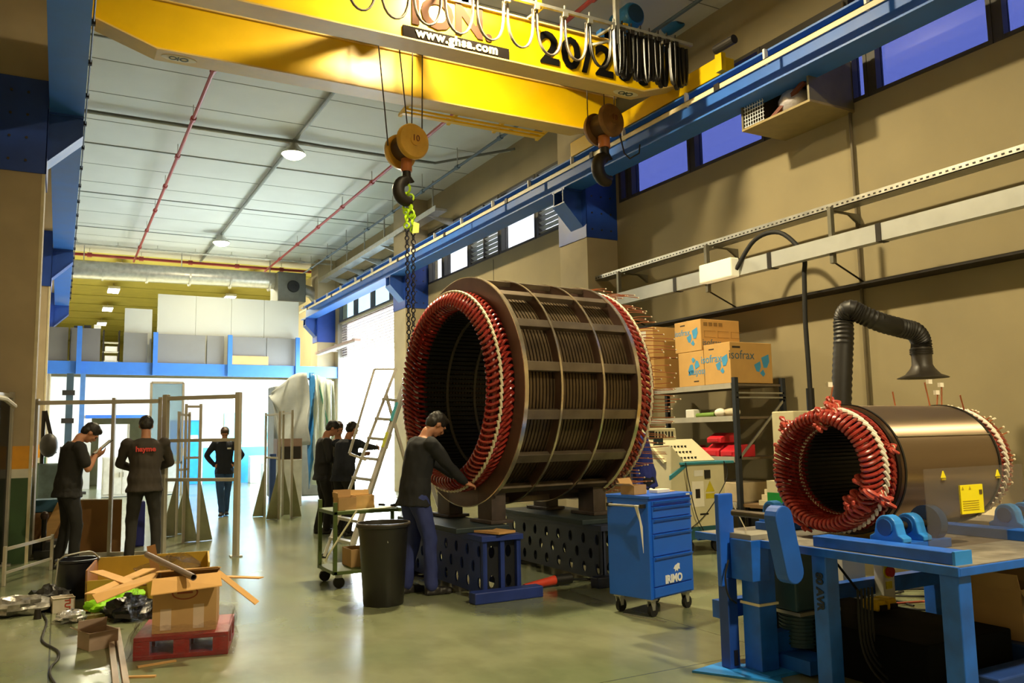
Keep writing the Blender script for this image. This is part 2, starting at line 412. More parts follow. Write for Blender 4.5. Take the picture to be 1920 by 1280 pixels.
# roller door: rolled down a little way, open below
o = thing('door_1', 'half raised translucent roller door flooding the hall with daylight', 'door', (XR+.2, (DOOR[0]+DOOR[1])/2, 0), kind='structure')
mb = MB(); z = 4.3
while z < 5.48: mb.box(XR+.1, XR+.115, DOOR[0], DOOR[1], z, z+.022); z += .09
mb.build('shutter_slats', mat('slat_pink', '#d8cfd0', .5), o)
MB().box(XR+.12, XR+.125, DOOR[0], DOOR[1], 4.28, 5.5).build('shutter_skin', tint_pane('shutter_pane', '#fff4f4', 3.0), o)
MB().box(XR-.02, XR+.3, DOOR[0]-.12, DOOR[0], 0, 5.5).build('door_post', mat('post_grey', '#8f8f88', .5), o)
MB().box(XR-.02, XR+.3, DOOR[1], DOOR[1]+.12, 0, 5.5).build('door_post', mat('post_grey', '#8f8f88', .5), o)
# door header rail
mb = MB().box(7.95, 8.15, 24.8, 29.3, 4.42, 4.50)
o = thing('door_canopy', 'long brown and white hood rail above the roller door', 'canopy', (8.1, 27, 4.4))
mb.build('hood', mat('canopy_brown', '#8c7468', .6), o)
MB().box(7.98, 8.12, 24.85, 29.25, 4.39, 4.42).build('white_strip', white, o)
for y in (25.2, 27.1, 29.0): MB().box(8.0, XR, y-.03, y+.03, 4.5, 4.55).build('arm', galv, o)

# far wall under the mezzanine -----------------------------------------
YM = 29.45
mb = MB()
mb.box(-1.0, .9, YM, YM+.2, 0, 3.5); mb.box(.9, 2.45, YM, YM+.2, 2.2, 3.5); mb.box(2.45, 3.2, YM, YM+.2, 0, 3.5); mb.box(4.2, XR, YM, YM+.2, 0, 3.5); mb.box(3.2, 4.2, YM, YM+.2, 2.12, 3.5)
struct('wall_far', mb, mat('white_wall', '#e8ebee', .6, var=.02), 'white wall under the mezzanine, bright with daylight', origin=(4, YM, 0))
mb = MB().box(4.25, 8.0, YM-.02, YM, 0, 1.2)
struct('trim_14', mb, mat('dado_blue', '#3fa9e6', .5), 'light blue dado on the white far wall')
o = thing('door_2', 'blue double door with a small white sign in the far wall', 'door', (3.7, YM, 0), kind='structure')
db = mat('door_blue', '#1889d8', .4)
MB().box(3.24, 3.69, YM+.02, YM+.07, 0.01, 2.08).build('door_leaf', db, o); MB().box(3.71, 4.16, YM+.02, YM+.07, 0.01, 2.08).build('door_leaf', db, o)
mb = MB(); mb.box(3.2, 3.24, YM, YM+.1, 0, 2.12); mb.box(4.16, 4.2, YM, YM+.1, 0, 2.12); mb.box(3.24, 4.16, YM, YM+.1, 2.08, 2.12); mb.build('door_frame', mat('dframe', '#1466b0', .4), o)
MB().box(3.78, 4.08, YM+.0, YM+.02, 1.5, 1.62).build('sign', white, o)
MB().box(3.62, 3.66, YM-.02, YM+.02, .95, 1.2).build('door_handle', galv, o)
# recess with workbench room left of the door
struct('wall_recess', MB().box(.7, 2.6, YM+2.6, YM+2.7, 0, 3.4), mat('recess_wall', '#a8ab98', .8, var=.08), 'grey green wall of the recess behind the white wall')
struct('trim_15', MB().box(.72, 2.5, YM-.06, YM, 2.2, 2.3), blue, 'blue lintel strip over the recess opening')
struct('trim_16', MB().box(4.9, 6.9, YM-.05, YM, 1.3, 2.35), mat('banner', '#7fd0dc', .6, var=.25, scale=2), 'pale turquoise poster board on the far wall')
MB().mesh(curve_mesh([[(-.1, -.3), (.05, -.35), (.12, -.1), (.25, .05), (.2, .3), (.05, .2), (-.02, 0)]], .02), frame_m((6.4, YM-.06, 1.75), (1, 0, 0), (0, 0, 1))).build('printed_figure', mat('figure', '#3a9aa8', .6), bpy.data.objects['trim_16'])

# mezzanine -------------------------------------------------------------
o = thing('mezzanine', 'blue edged steel mezzanine crossing the far end of the hall', 'mezzanine', (3.9, 29.2, 0))
mbl = mat('mezz_blue', '#2c68bc', .45, var=.05)
MB().box(-.98, 8.68, 29.0, 29.12, 3.56, 3.96).build('edge_beam', mbl, o)
MB().box(-.98, 8.68, 29.12, 33.0, 3.62, 3.8).build('deck', mat('deck', '#cfd0cc', .7), o)
for px in (147, 290, 430, 557):
    p = at(px, 690, Y=29.0)
    MB().box(p.x-.07, p.x+.07, 28.9, 29.0, 3.56, 5.05 if px < 200 else 4.95).build('stanchion', mbl, o)
gp = mat('grey_panel', '#5f5c58', .6, var=.06, scale=2)
for (xa, xb) in ((-.93, .15), (.23, 1.05)):
    MB().box(xa, xb, 29.16, 29.2, 3.96, 5.02).build('railing_sheet', gp, o)
gp2 = mat('grey_panel_pale', '#6a6b6b', .6, var=.05, scale=2)
MB().box(1.72, 2.42, 29.16, 29.2, 3.96, 4.93).build('railing_sheet', gp2, o)
for xa, xb in ((2.62, 4.2), (4.26, 4.8), (4.95, 6.2), (6.22, 7.3)):
    MB().box(xa, xb, 29.16, 29.2, 3.96, 4.93).build('railing_sheet', gp2, o)
wp = mat('white_board', '#a3a6a0', .6, var=.03, scale=1)
q = thing('white_partition', 'tall white partition boards standing on the mezzanine', 'partition', (5.2, 29.5, 3.96))
for xa, xb in ((2.72, 3.9), (3.91, 5.05), (5.06, 6.15), (6.16, 7.36)): MB().box(xa, xb, 29.35, 29.42, 3.96, 6.28).build('board', wp, q, bevel=.005)
q = thing('white_partition', 'small white partition board left of the tall ones on the mezzanine', 'partition', (2.1, 29.5, 3.96))
MB().box(1.74, 2.56, 29.35, 29.42, 3.96, 5.75).build('board', wp, q)
tag(MB().box(5.0, 6.25, 29.02, 29.12, 3.97, 4.27).build('cardboard_box', card), 'flat tan carton lying at the mezzanine edge before the grey sheets', 'box')
q = thing('storage_rack', 'dark metal rack with white crates between the mezzanine panels', 'rack', (1.4, 29.4, 3.8))
mb = MB()
for x in (1.15, 1.6):
    for yy in (29.3, 29.6): mb.box(x-.02, x+.02, yy-.02, yy+.02, 3.8, 5.0)
mb.build('upright', darkiron, q)
for z in (4.0, 4.3, 4.6): MB().box(1.13, 1.62, 29.28, 29.62, z, z+.02).build('shelf', galv, q)
for z in (4.02, 4.32): MB().box(1.2, 1.55, 29.3, 29.55, z, z+.16).build('crate', white, q)
for k in range(3): tag(MB().box(.3+.28*k, .5+.28*k, 29.3, 29.45, 5.03-.0, 5.1+.03*k).build('parts_bin', black if k < 2 else white), ['small dark bin on top of the grey mezzanine sheet, left end', 'small dark bin beside the left one on the grey mezzanine sheet', 'small white bin on the grey mezzanine sheet'][k], 'bin')
# shelves standing on the mezzanine under the bins
struct('trim_17', MB().box(.2, 1.05, 29.28, 29.5, 4.0, 5.03), gp, 'grey cabinet tops behind the mezzanine sheets')
# hanging control pendant/lift mast under the mezzanine, left
q = thing('lift_mast', 'dark vertical mast with blue post beneath the mezzanine on the left', 'mast', (.28, 27, 0))
a = at(133, 700, Y=27.0); b_ = at(133, 905, Y=27.0)
MB().box(a.x-.1, a.x+.08, 26.95, 27.1, .05, a.z).build('mast', mat('mast', '#2f4450', .5), q)
MB().box(a.x+.25, a.x+.38, 27.0, 27.12, 0, a.z).build('post', mat('mast_blue', '#4878b8', .5), q)
for z in (1.2, 2.0, 2.8): MB().box(a.x-.2, a.x+.12, 26.9, 27.05, z, z+.14).build('clamp', darkiron, q)
for z in (0.0,): MB().box(a.x-.3, a.x+.5, 26.8, 27.3, 0, .05).build('foot_plate', darkiron, q)

# white cabinets and bench in the far left, seen between the fences
wc = mat('cabinet_white', '#e9eef0', .4)
def cabinet(x, w, y, h, label):
    q = thing('storage_cabinet', label, 'cabinet', (x+w/2, y+.25, 0))
    MB().box(x, x+w, y, y+.5, .02, h).build('body', wc, q, bevel=.006)
    for k in range(2):
        d = MB().box(x+.02+k*w/2, x+w/2-.01+k*w/2, y-.02, y, .08, h-.04).build('cabinet_door', wc, q, bevel=.004)
        MB().box(x+w/2-.06+k*.09, x+w/2-.04+k*.09, y-.04, y-.02, h*.5, h*.62).build('handle', galv, d)
cabinet(1.05, .9, 24.5, 1.05, 'white double door cabinet seen between the two fence workers')
cabinet(1.97, .9, 24.5, 1.05, 'white double door cabinet right of its twin, left of the fence gate')
q = thing('notice_frame', 'tall white doorway panel seen behind the man with the tablet', 'panel', (1.5, 28.9, 0))
MB().box(1.1, 1.95, 29.0, 29.06, 0, 2.0).build('panel', wc, q); MB().box(1.92, 1.97, 28.98, 29.07, 0, 2.0).build('jamb', alu, q)
q = thing('glass_booth', 'bluish glass booth wall behind the dark jacketed worker', 'booth', (2.5, 24, 0))
MB().box(2.14, 2.9, 23.98, 24.0, .9, 3.0).build('glass_sheet', glass_mat('booth_glass', '#aebfc4', .35, .2), q)
mb = MB()
for x in (2.12, 2.92): mb.box(x-.03, x+.03, 23.95, 24.03, 0, 3.0)
mb.box(2.12, 2.92, 23.95, 24.03, .84, .9); mb.box(2.12, 2.92, 23.95, 24.03, 2.97, 3.03); mb.build('frame', alu, q)
q = thing('wall_clock_board', 'small dark switchboard strip on the grey green recess wall', 'board', (1.3, YM+2.5, 1.9))
for k in range(5): MB().box(1.0+k*.2, 1.14+k*.2, YM+2.5, YM+2.6, 1.8, 1.92).build('box', darkiron, q)

# ------------------------------------------------------------------ ceiling services
def pipe(name, label, pts, r, m, joints=0, cat='pipe'):
    o = thing(name, label, cat, pts[0])
    MB().tube(pts, r, 8).build('pipe', m, o, smooth=True)
    if joints:
        a, b = Vector(pts[0]), Vector(pts[1])
        for k in range(1, joints):
            p = a.lerp(b, k/joints); d = (b-a).normalized()
            j = MB().tube([p-d*.07, p+d*.07], r*1.6, 8).build('coupling', m, o)
            MB().bar(p, (p.x, p.y, ZC), .015, .015).build('hanger', galv, o)
    return o
zr = 7.62
pipe('sprinkler_pipe', 'thin red pipe under the ceiling left of the lamps', [(.334*(zr-H), 2, zr), (.334*(zr-H), 31, zr)], .035, redpipe, 12)
pipe('sprinkler_pipe', 'thin red pipe under the ceiling right of the lamps', [(1.052*(zr-H), 2, zr), (1.052*(zr-H), 31, zr)], .035, redpipe, 12)
pipe('sprinkler_pipe', 'red cross pipe under the far end of the panelled ceiling', [(-.9, 30.6, 7.66), (8.6, 30.6, 7.66)], .05, redpipe, 6)
pipe('sprinkler_pipe', 'short vertical red pipe on the right wall above the runway', [(8.6, at(1050, 250, X=8.6).y, ZC), at(1051, 310, X=8.6)], .04, redpipe)
pipe('air_pipe', 'blue grey air pipe with valves along the ceiling near the right wall', [(7.67, 2, 7.45), (7.67, 31, 7.45)], .03, mat('pipe_blue', '#43586a', .5), 14)
pipe('cable_conduit', 'grey conduit running lengthwise under the ceiling lamps', [(4.24, 2, 7.82), (4.24, 31, 7.82)], .045, mat('conduit', '#7c837e', .5), 0)
p_ = pipe('cable_conduit', 'bundle of conduits crossing the ceiling at the nearer lamp', [(-.9, 17.35, 7.78), (3.6, 17.35, 7.78), (4.24, 17.2, 7.74), (4.9, 17.35, 7.78), (7.5, 17.35, 7.78), (8.6, 15.5, 7.7)], .03, mat('conduit_dark', '#5b5f58', .5))
MB().tube([(-.9, 17.5, 7.8), (7.4, 17.5, 7.8), (8.6, 15.7, 7.72)], .02, 8).build('pipe', galv, p_, smooth=True)
pipe('cable_conduit', 'conduit crossing the ceiling just before the rear section', [(-.9, 29.4, 7.75), (8.6, 29.4, 7.75)], .03, galv, 8)
o = thing('ventilation_duct', 'long round galvanised duct hanging above the mezzanine', 'duct', (3, 29.6, 6.8))
a = at(134, 506, Y=30.2); b_ = at(497, 522, Y=30.2)
MB().tube([(-.95, 30.2, a.z+.02), (7.0, 30.2, a.z+.12)], .30, 28).build('duct', galv, o, smooth=True)
for k in range(6): MB().tube([(-.3+1.35*k, 30.2, a.z+.03), (-.24+1.35*k, 30.2, a.z+.03)], .315, 28).build('seam_ring', galv, o)
for k in range(3): MB().box(.5+3*k, .53+3*k, 30.18, 30.22, a.z+.3, ZC).build('hanger', galv, o)
fx = at(545, 540, Y=29.9)
MB().box(fx.x-.55, fx.x+.45, 29.5, 30.7, fx.z-.55, fx.z+.5).build('fan_box', mat('fan_box', '#5f605a', .5, metal=.3), o, bevel=.02)
MB().lathe([(.02, -.02), (.2, -.02), (.22, 0), (.2, .06), (.08, .06), (.08, .03), (.0, .03)], (fx.x, 29.5, fx.z), (0, -1, 0), 20).build('fan_inlet', black, o, smooth=True)
MB().tube([(fx.x+.4, 30, fx.z), (fx.x+.8, 30, fx.z-.1), (fx.x+1.1, 30, fx.z-.5), (fx.x+1.1, 30, fx.z-.9)], .22, 20).build('elbow', galv, o, smooth=True)
# wall cable ladder high on the right
o = thing('cable_ladder', 'grey cable ladder on brackets high on the right wall beyond the hook', 'cable tray', (8.3, 22, 6.9))
MB().box(8.0, 8.3, 18.5, 29.1, 7.0, 7.06).build('tray', galv, o); MB().box(7.98, 8.0, 18.5, 29.1, 6.98, 7.12).build('side_rail', galv, o)
for y in (19, 20.8, 22.6, 24.4, 26.2, 28): MB().prism([(8.0, y, 6.98), (XR, y, 6.98), (XR, y, 6.75)], (0, .04, 0)).build('bracket', galv, o); MB().box(8.12, 8.15, y-.02, y+.02, 7.06, ZC).build('hanger', galv, o)

# ------------------------------------------------------------------ lamps
lampw = mat('lamp_glow', '#fff3d0', .5, var=0, emit=('#fff0c8', 40.0))
lampd = mat('lamp_shade', '#c8c8c0', .4, metal=.4)
def high_bay(x, y, label, pw=1.0):
    o = thing('high_bay_lamp', label, 'lamp', (x, y, 7.55))
    MB().lathe([(.02, .28), (.08, .28), (.1, .2), (.24, .05), (.26, 0), (.25, 0), (.22, .05), (.09, .19), (.02, .19)], (x, y, 7.55), (0, 0, 1), 28, closed=False).build('lamp_shade', lampd, o, smooth=True)
    MB().ell((x, y, 7.57), .235, .235, .13, 24).build('bulb', lampw, o, smooth=True)
    MB().tube([(x, y, 7.8), (x, y, ZC)], .015, 8).build('hanger', darkiron, o)
    area_light('lamp_light', (x, y, 7.42), .42, .42, LAMP_W*pw, LAMP_COL, disk=True)
high_bay(4.24, 17.5, 'glowing ceiling lamp nearer to the viewer, left of the crane hook', .8)
high_bay(4.24, 26.6, 'glowing ceiling lamp farther away, before the mezzanine', .28)
high_bay(4.24, 8.25, 'ceiling lamp above the yellow crane girder with the lettering', .85)
high_bay(4.24, -.8, 'ceiling lamp behind the viewer')
lampr = mat('tube_glow', '#ffffff', .5, var=0, emit=('#ffffff', 30.0))
for k, (x, y) in enumerate([(1.76, 32.2), (1.76, 37.3), (1.79, 42.7), (1.77, 48.2), (6.35, 32.2), (6.33, 37.4)]):
    o = thing('panel_lamp', ['square lit panel lamp under the rear ceiling, nearest of the left row', 'lit panel lamp under the rear ceiling, second of the left row', 'lit panel lamp under the rear ceiling, third of the left row', 'lit panel lamp under the rear ceiling, farthest of the left row', 'lit panel lamp beside the duct, right row, near one', 'lit panel lamp over the white partition, right row, far one'][k], 'lamp', (x, y, 7.6))
    MB().box(x-.22, x+.22, y-.55, y+.55, 7.6, 7.7).build('housing', lampd, o); MB().box(x-.2, x+.2, y-.52, y+.52, 7.58, 7.6).build('diffuser', lampr, o)
    MB().box(x-.01, x+.01, y-.01, y+.01, 7.7, ZC).build('hanger', galv, o)
    area_light('tube_light', (x, y, 7.55), .3, .84, 520, (1.0, .93, .62))
# ================================================================== RUNWAYS AND CRANE
def runway(x0, x1, side, label):
    xm = (x0+x1)/2; y0, y1 = 0.5, 30.2
    o = thing('crane_runway', label, 'crane rail', (xm, 12, 5.75))
    mb = MB(); mb.box(x0, x1, y0, y1, 5.75, 5.775); mb.box(x0, x1, y0, y1, 6.175, 6.20); mb.box(xm-.012, xm+.012, y0, y1, 5.775, 6.175)
    if side < 0: mb.box(x0+.005, x0+.02, y0, y1, 5.775, 6.175); mb.box(x1-.02, x1-.006, y0, y1, 5.775, 6.175)
    mb.build('i_beam', blue, o)
    MB().box(xm-.03, xm+.03, y0, y1, 6.2, 6.25).build('rail', dsteel, o)
    for (ya, yb) in ((11.95, 12.85), (20.7, 21.6), (29.4, 30.0)):
        # bracket: tapered box corbel with bolted side plates
        xf = XC0 if side > 0 else XL; s = -1 if side > 0 else 1
        tip = x0 if side > 0 else x1
        mb = MB()
        prof = [(xf, 5.75), (tip, 5.75), (tip, 5.50), (xf+s*.02, 5.08), (xf, 5.08)]
        for yy in (ya+.12, ya+.42): mb.prism([(px, yy, pz) for px, pz in prof], (0, .02, 0))
        mb.box(min(xf, tip), max(xf, tip), ya+.08, ya+.48, 5.72, 5.75)
        mb.prism([(tip, ya+.08, 5.50), (tip, ya+.08, 5.48), (xf, ya+.08, 5.06), (xf, ya+.08, 5.09)], (0, .4, 0))
        br = mb.build('bracket', mat('bracket_blue', '#1c4390', .45, var=.1), o)
        cx0, cx1 = (XC0-.012, XR) if side > 0 else (-1.0, XL+.012)
        pl = MB().box(cx0, cx1, ya-.018, ya-.002, 4.88, 6.12)
        pl.box(XC0-.018 if side > 0 else XL+.002, XC0-.002 if side > 0 else XL+.018, ya-.018, yb, 4.88, 5.75)
        plo = pl.build('wrap_plate', mat('plate_blue', '#183e94' if side < 0 else '#1a50b4', .45, var=.1), o)
        if ya < 22:
            for k in range(4):
                for j in range(3):
                    bx = cx0+.12+j*.2*(1 if side > 0 else .95); bz = 5.03+k*.30
                    MB().tube([(bx, ya-.03, bz), (bx, ya-.016, bz)], .017, 8).build('bolt', dsteel, plo)
    return o
rl = runway(-.26, .14, -1, 'blue crane runway beam on the left concrete columns')
rr_ = runway(7.65, 8.05, 1, 'blue crane runway beam with cream conductor rail on the right columns')
MB().box(7.585, 7.60, .5, 30.2, 5.985, 6.06).box(7.585, 7.63, .5, 30.2, 6.05, 6.06).build('conductor_rail', mat('rail_cream', '#cfc3a0', .5, var=.08), rr_)
mb = MB()
for k in range(20): y = 1.2+k*1.5; mb.box(7.60, 7.66, y, y+.03, 6.0, 6.2)
mb.build('rail_hangers', white, rr_)
mb = MB()
for k in range(10): y = 2.0+k*3.0; mb.box(7.57, 7.61, y, y+.10, 5.975, 6.07)
mb.build('rail_joints', darkiron, rr_)
MB().tube([(.17, .5, 6.0), (.17, 30, 6.0)], .012, 6).build('cable', darkiron, rl)
mb = MB()
for k in range(26): y = 2+k*1.1; mb.box(.14, .19, y, y+.05, 5.97, 6.03)
mb.build('cable_clips', darkiron, rl)

cr = thing('overhead_crane', 'yellow twin girder overhead crane spanning the hall with black lettering', 'crane', (3.9, 9.9, 6.2))
CY = yellow
def girder(y0, y1, nm='girder'):
    mb = MB(); ov = .035
    # box web with tapered ends
    prof = [(.88, 6.22), (7.05, 6.22), (7.75, 6.45), (7.75, 6.83), (.05, 6.83), (.05, 6.50)]
    mb.prism([(x, y0+ov, z) for x, z in prof], (0, y1-y0-2*ov, 0))
    w = mb.build(nm, CY, cr, bevel=.004)
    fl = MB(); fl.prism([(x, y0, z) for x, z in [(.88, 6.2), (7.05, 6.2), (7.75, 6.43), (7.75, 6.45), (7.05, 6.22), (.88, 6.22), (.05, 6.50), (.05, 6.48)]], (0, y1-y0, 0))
    fl.box(.05, 7.75, y0, y1, 6.83, 6.85); fl.build('flange', mat('flange_yellow_lit', '#cdb067', .45, var=.06), w)  # girder yellow made paler: light reflected off the floor is put into the colour
    return w
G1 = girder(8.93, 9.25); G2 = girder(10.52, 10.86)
for x0 in (-.18, 7.72):
    MB().box(x0, x0+.25, 8.1, 11.9, 6.26, 6.52).build('end_carriage', CY, cr, bevel=.01)
    for y in (8.3, 11.7): MB().tube([(x0+.04, y, 6.34), (x0+.21, y, 6.34)], .09, 20).build('wheel', dsteel, cr)
MB().box(7.62, 7.70, 7.98, 8.1, 6.25, 6.5).build('buffer', CY, cr)
MB().tube([(.06, 8.7, 6.42), (.24, 8.7, 6.42)], .09, 14).build('drive_motor', darkiron, cr)
MB().tube([(7.45, 7.9, 6.45), (7.45, 7.55, 6.45)], .06, 14).build('drive_motor', darkiron, cr)
yf = 8.955
put_text('lettering', '20/20t', .60, (6.25, yf, 6.50), (1, 0, 0), (0, 0, 1), mat('letter_black', '#0c0b0a', .95, var=0, spec=.05), cr, .01, bold=.018, spacing=1.12)
put_text('lettering', 'ION.', .54, (4.12, yf, 6.60), (1, 0, 0), (0, 0, 1), mat('logo_grey', '#3c2a20', .95, var=0, spec=.05), cr, .01, bold=.02)
s_ = MB().box(3.46, 4.91, yf-.01, yf+.01, 6.235, 6.375).build('web_sign', mat('sign_black', '#15110e', .95, var=0, spec=.05), cr)
put_text('web_lettering', 'www.ghsa.com', .165, (4.185, yf-.015, 6.31), (1, 0, 0), (0, 0, 1), mat('sign_yellow', '#f4e9a0', .5, var=0), s_, .01, bold=.006, spacing=1.12)
for gx, gy in ((1.15, 10.69), (6.85, 9.09)):
    d = MB().mesh(curve_mesh([[(.21*math.cos(a/14*2*PI), .085*math.sin(a/14*2*PI)) for a in range(14)]], .004), frame_m((gx, gy, 6.197), (1, 0, 0), (0, 1, 0))).build('maker_badge', mat('badge', '#d8cfa8', .6), cr)
    mb = MB().mesh(curve_mesh([circ2(-.07, 0, .05, 12), circ2(-.07, 0, .032, 12)], .004), frame_m((gx, gy, 6.192), (1, 0, 0), (0, 1, 0)))
    mb.mesh(curve_mesh([circ2(.06, 0, .055, 12), circ2(.06, 0, .035, 12)], .004), frame_m((gx, gy, 6.192), (1, 0, 0), (0, 1, 0)))
    mb.box(gx-.02, gx+.0, gy-.05, gy+.05, 6.19, 6.194); mb.build('badge_mark', mat('badge_ink', '#4a5348', .6), d)
# walkway under the far side of the far girder
mb = MB()
for k in range(4):
    x = 4.25+k*.78; mb.prism([(x, 10.86, 6.2), (x+.05, 10.86, 6.2), (x+.05, 11.2, 6.16), (x, 11.2, 6.16)], (0, 0, .04))
    if k < 3: mb.box(x+.02, x+.80, 11.05, 11.14, 6.17, 6.2); mb.box(x+.02, x+.80, 10.92, 10.96, 6.17, 6.2)
mb.build('service_rack', CY, cr)
# festoon
o_r = 8.52
MB().box(2.2, 7.6, o_r-.02, o_r+.02, 6.80, 6.84).build('festoon_rail', galv, cr)
MB().box(4.4, 7.6, o_r+.12, o_r+.16, 6.90, 6.93).build('festoon_rail', galv, cr)
for x in (2.6, 3.9, 5.2, 6.3, 7.2): MB().bar((x, o_r, 6.82), (x, 8.95, 6.86), .03, .03).build('rail_arm', galv, cr)
MB().box(6.28, 6.34, o_r-.03, o_r+.03, 6.55, 7.45).build('rail_mast', galv, cr)
MB().bar((6.31, o_r, 6.62), (6.05, o_r+.2, 6.58), .03, .03).build('rail_arm', galv, cr)
cabl = mat('festoon_cable', '#1c1a17', .4); cabg = mat('festoon_cable_grey', '#6c6258', .45)
def loop(x0, x1, zb, y, m, r=.016):
    zt = 6.76; pts = []
    for k in range(13):
        t = k/12; xx = x0+(x1-x0)*(.5-.5*math.cos(PI*t)); zz = zt-(zt-zb)*(math.sin(PI*t)**.55 if 0 < t < 1 else 0)
        pts.append((xx, y, zz))
    mb = MB().tube(pts, r, 6)
    for dx in (.03,): mb.tube([(p[0], p[1]+dx, p[2]+.01) for p in pts], r, 6)
    return mb.build('cable_loop', m, cr, smooth=True)
xs = [2.62, 3.02, 3.42, 3.82, 4.24, 4.66, 5.08, 5.50, 5.88, 6.26]
for i in range(len(xs)-1): loop(xs[i]+.02, xs[i+1]-.03, 6.20+.03*random.random(), o_r+.02, cabg if i < 8 else cabl, .013)
x = 6.26
while x < 7.5:
    loop(x, x+.075+.02*random.random(), 6.12+.12*random.random(), o_r+random.uniform(-.03, .1), cabl, .018); x += .062
for x in xs+[6.4, 6.55, 6.7, 6.85, 7.0, 7.15, 7.3]:
    MB().box(x-.035, x+.035, o_r-.03, o_r+.03, 6.74, 6.80).box(x-.008, x+.008, o_r-.01, o_r+.01, 6.8, 6.9).build('cable_trolley', galv if x < 6.3 else darkiron, cr)
for x in (5.1, 6.45): MB().box(x, x+.07, o_r+.02, o_r+.10, 6.83, 6.9).build('end_stop', CY, cr)
# trolleys running on top of the girders
def trolley(cx, mot, label):
    o = thing('hoist_trolley', label, 'hoist', (cx, 9.9, 6.85))
    mb = MB(); mb.box(cx-.55, cx+.55, 9.0, 9.12, 6.9, 7.02); mb.box(cx-.55, cx+.55, 10.6, 10.75, 6.9, 7.02); mb.box(cx-.5, cx-.4, 9.0, 10.75, 6.9, 7.02); mb.box(cx+.4, cx+.5, 9.0, 10.75, 6.9, 7.02); mb.build('frame', mat('trolley_blue', '#1b4f86', .45), o)
    for dx in (-.42, .42):
        for y in (9.06, 10.68): MB().tube([(cx+dx, y-.04, 6.9), (cx+dx, y+.04, 6.9)], .05, 14).build('wheel', dsteel, o)
    MB().tube([(cx, 9.35, 7.2), (cx, 10.5, 7.2)], .17, 24).build('rope_drum', dsteel, o, smooth=True)
    for (mx_, my, mz, r, ln) in mot:
        MB().lathe([(.02, 0), (r*.8, 0), (r, .05), (r, ln), (r*.55, ln+.03)], (mx_, my, mz), (0, 1, 0), 22).build('motor', mat('motor_blue', '#1c6fb0', .4), o, smooth=True)
        MB().lathe([(.0, -.01), (r*.72, -.01), (r*.72, 0)], (mx_, my, mz), (0, 1, 0), 22).build('fan_cover', mat('motor_dark', '#123c60', .5), o, smooth=True)
    return o
m1 = at(1192, 25, Y=9.3); m2 = at(1275, 32, Y=9.7)
trolley(3.87, [(3.5, 9.2, 7.3, .14, .3)], 'main hoist trolley on top of the crane girders')
trolley(6.95, [(m1.x, 9.3, m1.z, .19, .42), (m2.x, 9.7, m2.z, .16, .32)], 'auxiliary hoist trolley with blue motors at the right end of the crane')

brass = mat('sheave_yellow', '#c89c3c', .38, metal=.3, var=.12)
def hook_block(cx, cy, zc, R_, rope_top, label, ropes, col, hookscale=1.0, ax=(.2, -.98, 0)):
    o = thing('hook_block', label, 'hook', (cx, cy, zc))
    ax = Vector(ax).normalized(); t = ax.cross(Vector((0, 0, 1))).normalized()
    for s in (-1, 1):
        c = Vector((cx, cy, zc))+ax*s*.15+Vector((0, 0, .03*s))
        MB().lathe([(.0, -.04*s), (R_*.4, -.04*s), (R_, -.02*s), (R_, .02*s), (R_*.92, .05*s), (R_*.3, .06*s), (R_*.3, .075*s), (.0, .075*s)], c, ax, 32).build('cheek_disc', col, o, smooth=True)
        h = c+ax*.062*s
        if s == 1:
            put_text('capacity_mark', '10', R_*.5, h+Vector((0, 0, R_*.1))+ax*.02, -t if (-t).x > 0 else t, (0, 0, 1), mat('mark_red', '#6b3420', .6), o, .006)
    MB().tube([Vector((cx, cy, zc))-ax*.13, Vector((cx, cy, zc))+ax*.13], R_*.72, 24).build('sheave', mat('sheave_brown', '#4a3214', .5, metal=.3), o, smooth=True)
    MB().tube([(cx, cy, zc-R_*.7), (cx, cy, zc-R_-.10)], .06*hookscale, 14).build('shank', mat('hook_housing', '#a5602a', .5, var=.2), o)
    # hook
    k = hookscale; z0 = zc-R_-.08; pts = []; rr = []
    pts.append((0, 0)); rr.append(.045)
    pts.append((0, -.08)); rr.append(.05)
    for i in range(15):
        a = PI*.62-(i/14)*PI*1.42
        pts.append((.0-.105*math.cos(a)*-1+.0, -.235+.115*math.sin(a))); rr.append(.055+.012*math.sin(PI*i/14)-(.03 if i > 12 else 0))
    P3 = [Vector((cx, cy, z0))+t*(p[0]*k)+Vector((0, 0, p[1]*k)) for p in pts]
    MB().tube(P3, [r*k for r in rr], 12, flat=1.0).build('hook', darkiron, o, smooth=True)
    rm = mat('wire_rope', '#35291c', .6)
    for (dx, dy, tx, ty) in ropes:
        MB().tube([(cx+dx, cy+dy, zc), (cx+tx, cy+ty, rope_top)], .009, 6).build('wire_rope', rm, o)
    return o
hx = 3.87
hb = hook_block(hx, 9.9, 5.22, .235, 7.15, 'brass yellow hook block hanging on four ropes at the middle of the crane', [(-.235, .05, -.40, .1), (-.03, -.17, -.22, -.15), (.12, .12, .18, .2), (.22, 0, .24, 0)], brass, 1.2)
hb2 = hook_block(7.03, 9.9, 6.04, .25, 7.15, 'rust coloured auxiliary hook block close under the right end of the crane', [(-.25, .05, -.25, .05), (-.05, -.1, -.05, -.1), (.2, 0, .22, 0)], mat('sheave_rust', '#7c5a30', .5, metal=.3, var=.25), 1.5)
put = MB().tube([(7.25, 9.8, 5.9), (7.32, 9.8, 5.62), (7.42, 9.8, 5.55), (7.6, 9.8, 5.66), (7.62, 9.8, 5.8)], .012, 6).build('limit_switch_cable', darkiron, hb2, smooth=True)
